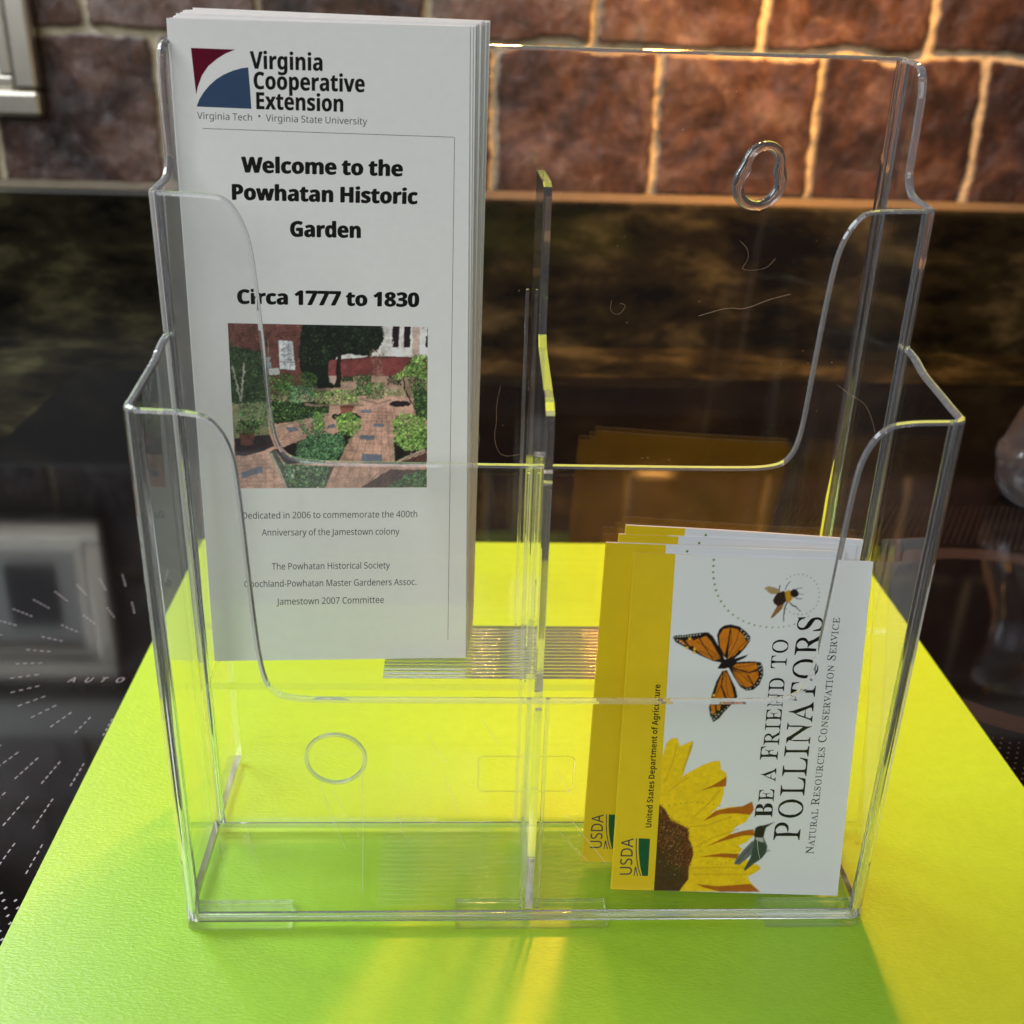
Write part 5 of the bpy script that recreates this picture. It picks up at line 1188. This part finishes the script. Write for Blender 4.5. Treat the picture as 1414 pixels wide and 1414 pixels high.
def slab(name, x0, x1, y0, y1, z0, z1, mats=None, parent=None, bevel=0.0):
    m = MB()
    m.box(x0, x1, y0 - OFF.y, y1 - OFF.y, z0, z1)
    o = m.build(name, mats or [FRONTSHEET, EDGE], parent or hold, bevel=bevel)
    if mats is None:
        for p in o.data.polygons:
            p.material_index = 0 if abs(p.normal.z) > 0.9 else 1
    return o


I = H - T - 0.0002
slab('pocket_floor', -I, I, 0.0025, Y1 - 0.0003, 0.0028, 0.0050)
slab('pocket_floor', -I, I, Y1 + T + 0.0003, Y2 - T - 0.0003, 0.0640, 0.0668)


def ribs(y0, y1, z, n, hgt, mat):
    m = MB()
    for k in range(n):
        y = y0 + (y1 - y0) * (k + 0.5) / n - OFF.y
        w = (y1 - y0) / n * 0.36
        m.prism([(-0.0535, y - w * math.cos(math.pi * q / 8), z + hgt * math.sin(math.pi * q / 8)) for q in range(9)], (0.107, 0, 0))
    return m.build('ribbed_pad', mat, hold, smooth=60)


ribs(0.0545, 0.0905, 0.06685, 15, 0.0008, EDGE)
ribs(0.0050, 0.0450, 0.00505, 16, 0.0003, ACRYLIC)
for x0, x1 in ((-0.1190, -0.0830), (-0.0258, 0.0278), (0.0837, 0.1190)):
    for y0, y1 in ((-0.0012, 0.011),):
        m = MB()
        c = 0.004
        if x0 < -0.1:
            pts = [(x0 + c, y0), (x1, y0), (x1, y1), (x0, y1), (x0, y0 + c), (x0 + .3 * c, y0 + .3 * c)]
        elif x1 > 0.1:
            pts = [(x0, y0), (x1 - c, y0), (x1 - .3 * c, y0 + .3 * c), (x1, y0 + c), (x1, y1), (x0, y1)]
        else:
            pts = [(x0, y0), (x1, y0), (x1, y1), (x0, y1)]
        m.prism([(x, y - OFF.y, 0.0001) for x, y in pts], (0, 0, 0.0026))
        ft = m.build('foot', [ACRYLIC, EDGE], hold, bevel=0.0004)
        for p in ft.data.polygons:
            p.material_index = 0 if abs(p.normal.z) > 0.9 else 1

m = MB()
m.box(-H + 0.005, H - 0.005, -0.0007 - OFF.y, 0.0021 - OFF.y, 0.0031, 0.0062)
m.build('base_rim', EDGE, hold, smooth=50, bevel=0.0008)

# centre divider: one plate with a slot over the upper pocket's front wall
m = MB()
DP = [(0.0928, 0.0672), (0.0928, 0.2432), (0.0915, 0.2438), (0.0600, 0.2446), (0.0555, 0.2436), (0.0545, 0.2410), (0.0535, 0.2050), (0.0525, 0.1985), (0.0490, 0.1950),
      (0.0120, 0.1895), (0.0075, 0.1870), (0.0062, 0.1830), (0.0045, 0.0950), (0.0030, 0.0900), (0.0030, 0.0055), (0.0470, 0.0055), (0.0470, 0.1585), (0.0520, 0.1585), (0.0520, 0.0672)]
m.prism([(-0.0013, y - OFF.y, z) for y, z in DP], (0.0026, 0, 0))
dv = m.build('divider', [ACRYLIC, EDGE], hold)
for p in dv.data.polygons:
    p.material_index = 0 if abs(p.normal.x) > 0.9 else 1

# guide rails that hold the divider
for y0, y1, z0, z1 in ((0.0926, 0.0939, 0.0675, 0.2035), (0.0469, 0.0483, 0.0060, 0.1530), (0.0023, 0.0036, 0.0060, 0.0935)):
    for sx in (-1, 1):
        m = MB()
        m.box(sx * 0.0029 - 0.0006, sx * 0.0029 + 0.0006, y0 - OFF.y, y1 - OFF.y, z0, z1)
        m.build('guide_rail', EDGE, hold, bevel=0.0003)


def loop_ring(name, pts_out, pts_in, y0, y1, parent, yb):
    """raised ring: outer and inner outline in (x, z), base at yb, crest towards the viewer"""
    n = len(pts_out)
    vs, fs = [], []
    for (xo, zo), (xi, zi) in zip(pts_out, pts_in):
        for f_, y in [(0.5 - 0.5 * math.cos(math.pi * q / 8), yb + (y1 - yb) * math.sin(math.pi * q / 8) ** 0.7 if 0 < q < 8 else yb) for q in range(9)]:
            vs.append((xo * (1 - f_) + xi * f_, y - OFF.y, zo * (1 - f_) + zi * f_))
    for i in range(n):
        j = (i + 1) % n
        for k in range(9):
            fs.append((i * 9 + k, j * 9 + k, j * 9 + (k + 1) % 9, i * 9 + (k + 1) % 9))
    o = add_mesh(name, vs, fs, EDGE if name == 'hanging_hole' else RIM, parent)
    bm = bmesh.new()
    bm.from_mesh(o.data)
    bmesh.ops.recalc_face_normals(bm, faces=bm.faces)
    bm.to_mesh(o.data)
    bm.free()
    o.data.polygons.foreach_set('use_smooth', [True] * len(o.data.polygons))
    o.data.update()
    o.data.set_sharp_from_angle(angle=math.radians(50))
    return o


def keyhole(r1, r2, cz1, cz2, cx, lean):
    pts = []
    for k in range(64):
        a = 2 * math.pi * k / 64
        d = (math.sin(a), math.cos(a))
        best = 0
        for cz, rr in ((cz1, r1), (cz2, r2)):
            oz = cz - (cz1 + cz2) * 0.5
            bq = d[1] * oz
            disc = bq * bq - (oz * oz - rr * rr)
            if disc > 0:
                best = max(best, bq + math.sqrt(disc))
        pts.append((cx + d[0] * best + lean * (d[1] * best), (cz1 + cz2) * 0.5 + d[1] * best))
    for _ in range(7):
        pts = [((pts[i - 1][0] + 2 * pts[i][0] + pts[(i + 1) % 64][0]) / 4, (pts[i - 1][1] + 2 * pts[i][1] + pts[(i + 1) % 64][1]) / 4) for i in range(64)]
    return pts


loop_ring('hanging_hole', keyhole(0.0094, 0.0072, 0.2412, 0.2482, 0.0748, 0.10), keyhole(0.0054, 0.0042, 0.2408, 0.2478, 0.0748, 0.10), 0.0915, 0.0905, hold, Y2 - T - 0.0001)
circ = lambda r: [(-0.0712 + r * math.sin(2 * math.pi * k / 64), 0.0357 + r * math.cos(2 * math.pi * k / 64)) for k in range(64)]
loop_ring('moulded_ring', circ(0.0117), circ(0.0102), Y1 - 0.0012, Y1 - 0.0015, hold, Y1 - 0.0001)
rr = []
for cxx, czz, a0 in ((0.0165, 0.0345, 0), (0.0165, 0.0225, 90), (-0.0155, 0.0225, 180), (-0.0155, 0.0345, 270)):
    for k in range(6):
        a = math.radians(a0 + 18 * k)
        rr.append((cxx + 0.0022 * math.sin(a), czz + 0.0022 * math.cos(a)))
m = MB()
m.tube([(x, Y1 - 0.0002 - OFF.y, z) for x, z in rr], 0.00016, 6, True)
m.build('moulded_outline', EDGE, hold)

# fine scratches on the front wall and lint on the plates
for (xa, za, xb, zb) in ((-0.0700, 0.062, -0.0625, 0.035), (-0.0660, 0.060, -0.0580, 0.041), (-0.0560, 0.075, -0.0575, 0.016), (-0.0350, 0.082, -0.0290, 0.071),
                         (-0.0300, 0.066, -0.0245, 0.050), (0.0110, 0.050, 0.0260, 0.028), (0.0085, 0.043, 0.0190, 0.030), (-0.018, 0.088, -0.012, 0.078),
                         (0.0760, 0.040, 0.0800, 0.026), (-0.0950, 0.045, -0.0925, 0.031), (-0.045, 0.05, -0.041, 0.036), (0.006, 0.07, 0.012, 0.058)):
    mx_, mz_ = (xa + xb) / 2 + random.uniform(-.0006, .0006), (za + zb) / 2
    m = MB()
    m.tube([(xa, -0.0002 - OFF.y, za), (mx_, -0.0002 - OFF.y, mz_), (xb, -0.0002 - OFF.y, zb)], 0.00006, 4)
    m.build('scratch', SCRATCH, hold)


def lint(pts, r, label):
    mm = MB()
    P = chaikin3(pts, 3)
    mm.tube(P, r, 5)
    tag(mm.build('lint_fibre', LINT), label, 'lint', 'stray fibres on the acrylic')


def chaikin3(p, n):
    p = [Vector(q) for q in p]
    for _ in range(n):
        q = [p[0]]
        for a, c in zip(p, p[1:]):
            q += [a * .75 + c * .25, a * .25 + c * .75]
        q.append(p[-1])
        p = q
    return p


YB = Y2 - T - 0.00025
lint([(0.0585, YB, 0.1950), (0.0690, YB, 0.1985), (0.0745, YB, 0.1975), (0.0830, YB, 0.2015), (0.0905, YB, 0.2035)], 0.000049,
     'long orange fibre slanting across the back panel below the hanging hole')
lint([(0.0700, YB, 0.2220), (0.0735, YB, 0.2190), (0.0740, YB, 0.2150), (0.0715, YB, 0.2120), (0.0755, YB, 0.2115), (0.0810, YB, 0.2125), (0.0835, YB, 0.2160)], 0.000027,
     'curled pale fibre just below the hanging hole')
lint([(-0.0115, YB, 0.1675), (-0.0130, YB, 0.1600), (-0.0125, YB, 0.1540), (-0.0135, YB, 0.1480), (-0.0120, YB, 0.1420), (-0.0090, YB, 0.1400), (-0.0040, YB, 0.1410)], 0.000033,
     'crinkled fibre on the back panel left of the divider')
lint([(0.0270, YB, 0.2000), (0.0265, YB, 0.1960), (0.0300, YB, 0.1945), (0.0325, YB, 0.1985), (0.0300, YB, 0.1990)], 0.000027,
     'small looped fibre on the back panel right of the divider top')
lint([(0.0960, 0.0470, 0.1850), (0.1010, 0.0470, 0.1815), (0.1060, 0.0470, 0.1790), (0.1090, 0.0470, 0.1740), (0.1110, 0.0470, 0.1690)], 0.000033,
     'fibre stuck inside the right end of the lower pocket')
lint([(-0.0200, YB, 0.1520), (-0.0185, YB, 0.1470), (-0.0195, YB, 0.1420)], 0.000027, 'short fibre beside the edge of the brochure stack')


# dust on the plates and the card
m = MB()
for k in range(230):
    r_d = random.uniform(0.00004, 0.00011)
    w_ = k % 3
    if w_ == 0:
        p_ = (random.uniform(-0.11, 0.11), YB, random.uniform(0.10, 0.275))
    elif w_ == 1:
        p_ = (random.uniform(-0.11, 0.11), -0.0002, random.uniform(0.01, 0.09))
    else:
        p_ = (random.uniform(-0.17, 0.20), random.uniform(-0.04, 0.29), 0.00008)
    m.box(p_[0] - r_d, p_[0] + r_d, p_[1] - r_d, p_[1] + r_d, p_[2] - r_d * .8, p_[2] + r_d * .8)
tag(m.build('dust', LINT), 'fine dust specks on the acrylic and the lime card', kind='stuff')


# ================================================================ brochures
def sheet_matrix(x, y, z, lean, rho, yaw):
    U0 = Vector((math.cos(yaw), math.sin(yaw), 0))
    V0 = Vector((-math.sin(yaw) * math.sin(lean), math.cos(yaw) * math.sin(lean), math.cos(lean)))
    U = math.cos(rho) * U0 + math.sin(rho) * V0
    V = -math.sin(rho) * U0 + math.cos(rho) * V0
    N = U.cross(V)
    return Matrix(((U.x, V.x, N.x, x), (U.y, V.y, N.y, y), (U.z, V.z, N.z, z), (0, 0, 0, 1)))


BW, BH = 0.0935, 0.2188


def fold_section(n=3, gap=0.00020, th=0.00012):
    """closed outline in (u, n) of a letter folded sheet, front face at n = 0"""
    mid = []
    for k in range(n):
        y = -th / 2 - k * gap
        a, c = (0.0002, BW - 0.0002) if k % 2 == 0 else (BW - 0.0002, 0.0002)
        mid += [(a, y), (a * .5 + c * .5, y), (c, y)]
        if k < n - 1:
            mid.append((c + (0.00015 if c > .05 else -0.00015), y - gap / 2))
    up, dn = [], []
    for i, p in enumerate(mid):
        a, c = mid[max(0, i - 1)], mid[min(len(mid) - 1, i + 1)]
        dx, dy = c[0] - a[0], c[1] - a[1]
        L = math.hypot(dx, dy) or 1
        up.append((p[0] - dy / L * th / 2, p[1] + dx / L * th / 2))
        dn.append((p[0] + dy / L * th / 2, p[1] - dx / L * th / 2))
    return up, dn


def brochure_sheet(parent, bow):
    up, dn = fold_section()
    n = len(up)
    vs, fs = [], []
    R = 12
    for j in range(R + 1):
        v = BH * j / R
        d = -bow * math.sin(math.pi * j / R)
        for p in up + dn:
            vs.append((p[0], v, p[1] + d))
    W2 = 2 * n
    for j in range(R):
        for i in range(n - 1):
            for o_ in (0, n):
                a = j * W2 + o_ + i
                fs.append((a, a + 1, a + 1 + W2, a + W2))
        for a, c in ((0, n), (n - 1, 2 * n - 1)):
            fs.append((j * W2 + a, j * W2 + c, (j + 1) * W2 + c, (j + 1) * W2 + a))
    for j in (0, R):
        for i in range(n - 1):
            fs.append((j * W2 + i, j * W2 + i + 1, j * W2 + n + i + 1, j * W2 + n + i))
    o = add_mesh('folded_sheet', vs, fs, PAPER, parent)
    bm = bmesh.new()
    bm.from_mesh(o.data)
    bmesh.ops.recalc_face_normals(bm, faces=bm.faces)
    bm.to_mesh(o.data)
    bm.free()
    return o


GROUP_B = 'garden brochures in the upper left pocket'
front = tag(empty('brochure', matrix=sheet_matrix(-0.1163, 0.0622, 0.0692, 0.10194, 0.0022, 0.0310)),
            'front white folded brochure with logo, heading and garden photo, in the upper left pocket', 'brochure', GROUP_B)
brochure_sheet(front, 0.0)
logo = MB()
logo.flat([(x * 1e-5, y * 1e-5) for x, y in LOGO_RED], 0.00004)
lo = logo.build('logo', MAROON, front)
m = MB()
m.flat([(x * 1e-5, y * 1e-5) for x, y in LOGO_BLUE], 0.00004)
m.build('logo_field', SLATEBLUE, lo)
lettering('heading', BROCHURE_TEXT[:3] + BROCHURE_TEXT[4:8], INK, front, 0.00004)
lettering('small_print', BROCHURE_TEXT[8:], INK, front, 0.00004)
lettering('logo_caption', BROCHURE_TEXT[3:4], GREYINK, front, 0.00004)
m = MB()
for (xa, ya), (xb, yb) in zip(FRAME, FRAME[1:]):
    a, c = Vector((xa, ya)) * 1e-5, Vector((xb, yb)) * 1e-5
    d = (c - a).normalized()
    q = Vector((-d.y, d.x)) * 0.00008
    e = d * 0.0001
    m.add([(p.x, p.y, 0.00003) for p in (a - q + e, c - q - e, c + q - e, a + q + e)], [(0, 1, 2, 3)])
m.build('border_line', GREYINK, front)
cv = Canvas(0, 0, 1000, 816, 300, 245, (120, 100, 80), False)
cv.run(GARDEN)
cv.soften(2, 0.60, 70)
picture('garden_photo', cv.result(1.18), PHOTO, front, 0.00004)

for k in range(1, 17):
    t = k / 16.0
    r_ = empty('brochure', matrix=sheet_matrix(-0.1161 + random.uniform(-.0003, .0003) + 0.0026 * t, 0.0622 + 0.00178 * k, 0.0690 + 0.0001 * k + random.uniform(0, .0006),
                                               0.10194 - 0.0056 * k, -0.0006 * k + random.uniform(-.0015, .0015), 0.0310 * (1 - t)))
    brochure_sheet(r_, 0.0)
    tag(r_, 'white folded brochure stacked behind the front one in the upper left pocket', 'brochure', GROUP_B)

# ================================================================ booklets
KW, KH, KT = 0.0829, 0.1244, 0.0011
GROUP_K = 'yellow and white booklets in the lower right pocket'


def booklet(matrix, full, bow=0.0):
    root = empty('booklet', matrix=matrix)
    # cover: front, rounded spine, back
    sec = []
    for k in range(9):
        a = math.pi / 2 + math.pi * k / 8
        sec.append((KT / 2 + KT / 2 * math.cos(a), -KT / 2 + KT / 2 * math.sin(a)))
    outer = [(KW, 0.0), (KW * .75, 0), (KW * .5, 0), (KW * .25, 0)] + sec + [(KW * .25, -KT), (KW * .5, -KT), (KW * .75, -KT), (KW, -KT)]
    th = 0.00018
    inner = []
    for i, p in enumerate(outer):
        a, c = outer[max(0, i - 1)], outer[min(len(outer) - 1, i + 1)]
        dx, dy = c[0] - a[0], c[1] - a[1]
        L = math.hypot(dx, dy)
        inner.append((p[0] - dy / L * th, p[1] + dx / L * th))
    n = len(outer)

    def bend(u):
        return bow * math.sin(math.pi * max(0, min(1, u / KW)))
    vs, fs = [], []
    for v in (0.0, KH):
        for p in outer + inner:
            vs.append((p[0], v, p[1] + bend(p[0])))
    m2 = 2 * n
    mi = []
    for i in range(n - 1):
        fs += [(i, i + 1, i + 1 + m2, i + m2), (n + i + 1, n + i, n + i + m2, n + i + 1 + m2), (i, n + i, n + i + 1, i + 1), (m2 + i + 1, m2 + n + i + 1, m2 + n + i, m2 + i)]
        back = outer[i][1] < -KT * 0.9 or outer[i + 1][1] < -KT * 0.9
        spine = 3 <= i < 3 + len(sec)
        mi += [1 if (back or spine) else 0, 0, 0, 0]
    fs += [(0, n, n + m2, m2), (n - 1, n - 1 + m2, 2 * n - 1 + m2, 2 * n - 1)]
    mi += [0, 0]
    add_mesh('cover', vs, fs, [COATED, YELLOW], root, mi)
    mm = MB()
    s2 = [(0.0006, -0.0003), (KW * .25, -0.00024), (KW * .5, -0.00024), (KW * .75, -0.00024), (KW - 0.0006, -0.00024), (KW - 0.0006, -KT + 0.00024), (KW * .75, -KT + 0.00024),
          (KW * .5, -KT + 0.00024), (KW * .25, -KT + 0.00024), (0.0006, -KT + 0.0003)]
    mm.prism([(u, 0.0003, w + bend(u)) for u, w in s2], (0, KH - 0.0006, 0))
    mm.build('page_block', PAGES, root)
    # yellow band down the spine side of the cover
    uu = [0.0006, 0.004, 0.008, 0.0144]
    bv, bf = [], []
    for v, sl in ((0.0001, 0.00136), (KH - 0.0001, 0.0)):
        for i, u in enumerate(uu):
            q = u + (sl if i == 3 else 0)
            bv.append((q, v, 0.00008 + bend(q)))
    for i in range(3):
        bf.append((i, i + 1, i + 5, i + 4))
    band = add_mesh('cover_band', bv, bf, YELLOW, root)
    if not bow:
        lettering('agency_lettering', USDA_TEXT, NAVY, band, 0.00012)
        mm = MB()
        mm.flat([(x * 1e-5, y * 1e-5) for x, y in EMBLEM], 0.00012)
        mm.build('emblem', GREENINK, band)
        mm = MB()
        for l in EMBLEM_L:
            for (xa, ya), (xb, yb) in zip(l, l[1:]):
                a, c = Vector((xa, ya)) * 1e-5, Vector((xb, yb)) * 1e-5
                d = (c - a).normalized()
                q = Vector((-d.y, d.x)) * 0.00016
                mm.add([(p.x, p.y, 0.00013) for p in (a - q, c - q, c + q, a + q)], [(0, 1, 2, 3)])
        mm.build('emblem_lines', NAVY, band)
    # dotted trail where it shows at the top of the covers
    if not full:
        mm = MB()
        for cu_, cv_ in ((0.0281, KH - 0.0020), (0.0280, KH - 0.0042), (0.0281, KH - 0.0064)):
            mm.flat([(cu_ + 0.00045 * math.cos(a * 0.5236), cv_ + 0.00045 * math.sin(a * 0.5236)) for a in range(12)], 0.00010 + bend(cu_))
        mm.build('dotted_trail', DOTGREEN, root)
    # back cover lettering and emblem
    bk = MB()
    bk.add([(0.055, 0.092, -KT - 0.00006), (0.055, 0.116, -KT - 0.00006), (0.059, 0.116, -KT - 0.00006), (0.059, 0.092, -KT - 0.00006)], [(0, 1, 2, 3)])
    return root


k1 = booklet(sheet_matrix(0.0300, 0.01242, 0.00515, 0.25284, -0.02472, -0.01312), True)
tag(k1, 'front booklet with monarch butterfly, bee, sunflower and vertical black title', 'booklet', GROUP_K)
cv = Canvas(1340, 0, 8290, 12440, 236, 424, (228, 232, 232), True)
cv.run(COVER_ART, 100.0)
cv.soften(1, 0.0, 90)
picture('cover_picture', cv.result(0.94), [(1345, 12432), (8282, 12432), (8282, 8), (1345, 8)], k1, 0.00004)
lettering('cover_title', COVER_TEXT, INK, k1, 0.00012)
lettering('band_lettering', BAND_TEXT, INK, k1, 0.00014)
k2 = booklet(sheet_matrix(0.0206, 0.0262, 0.0056, 0.1480, -0.0260, -0.006), False)
tag(k2, 'booklet second from the front, standing a little left with its yellow spine showing', 'booklet', GROUP_K)
k3 = booklet(sheet_matrix(0.0235, 0.0305, 0.0078, 0.1240, -0.0390, 0.0), False, -0.0008)
tag(k3, 'booklet third from the front, only its bowed top edge showing', 'booklet', GROUP_K)
k4 = booklet(sheet_matrix(0.0240, 0.0345, 0.0104, 0.1010, -0.0540, 0.0), False, -0.0010)
tag(k4, 'rearmost booklet, its bowed top edge highest of the four', 'booklet', GROUP_K)
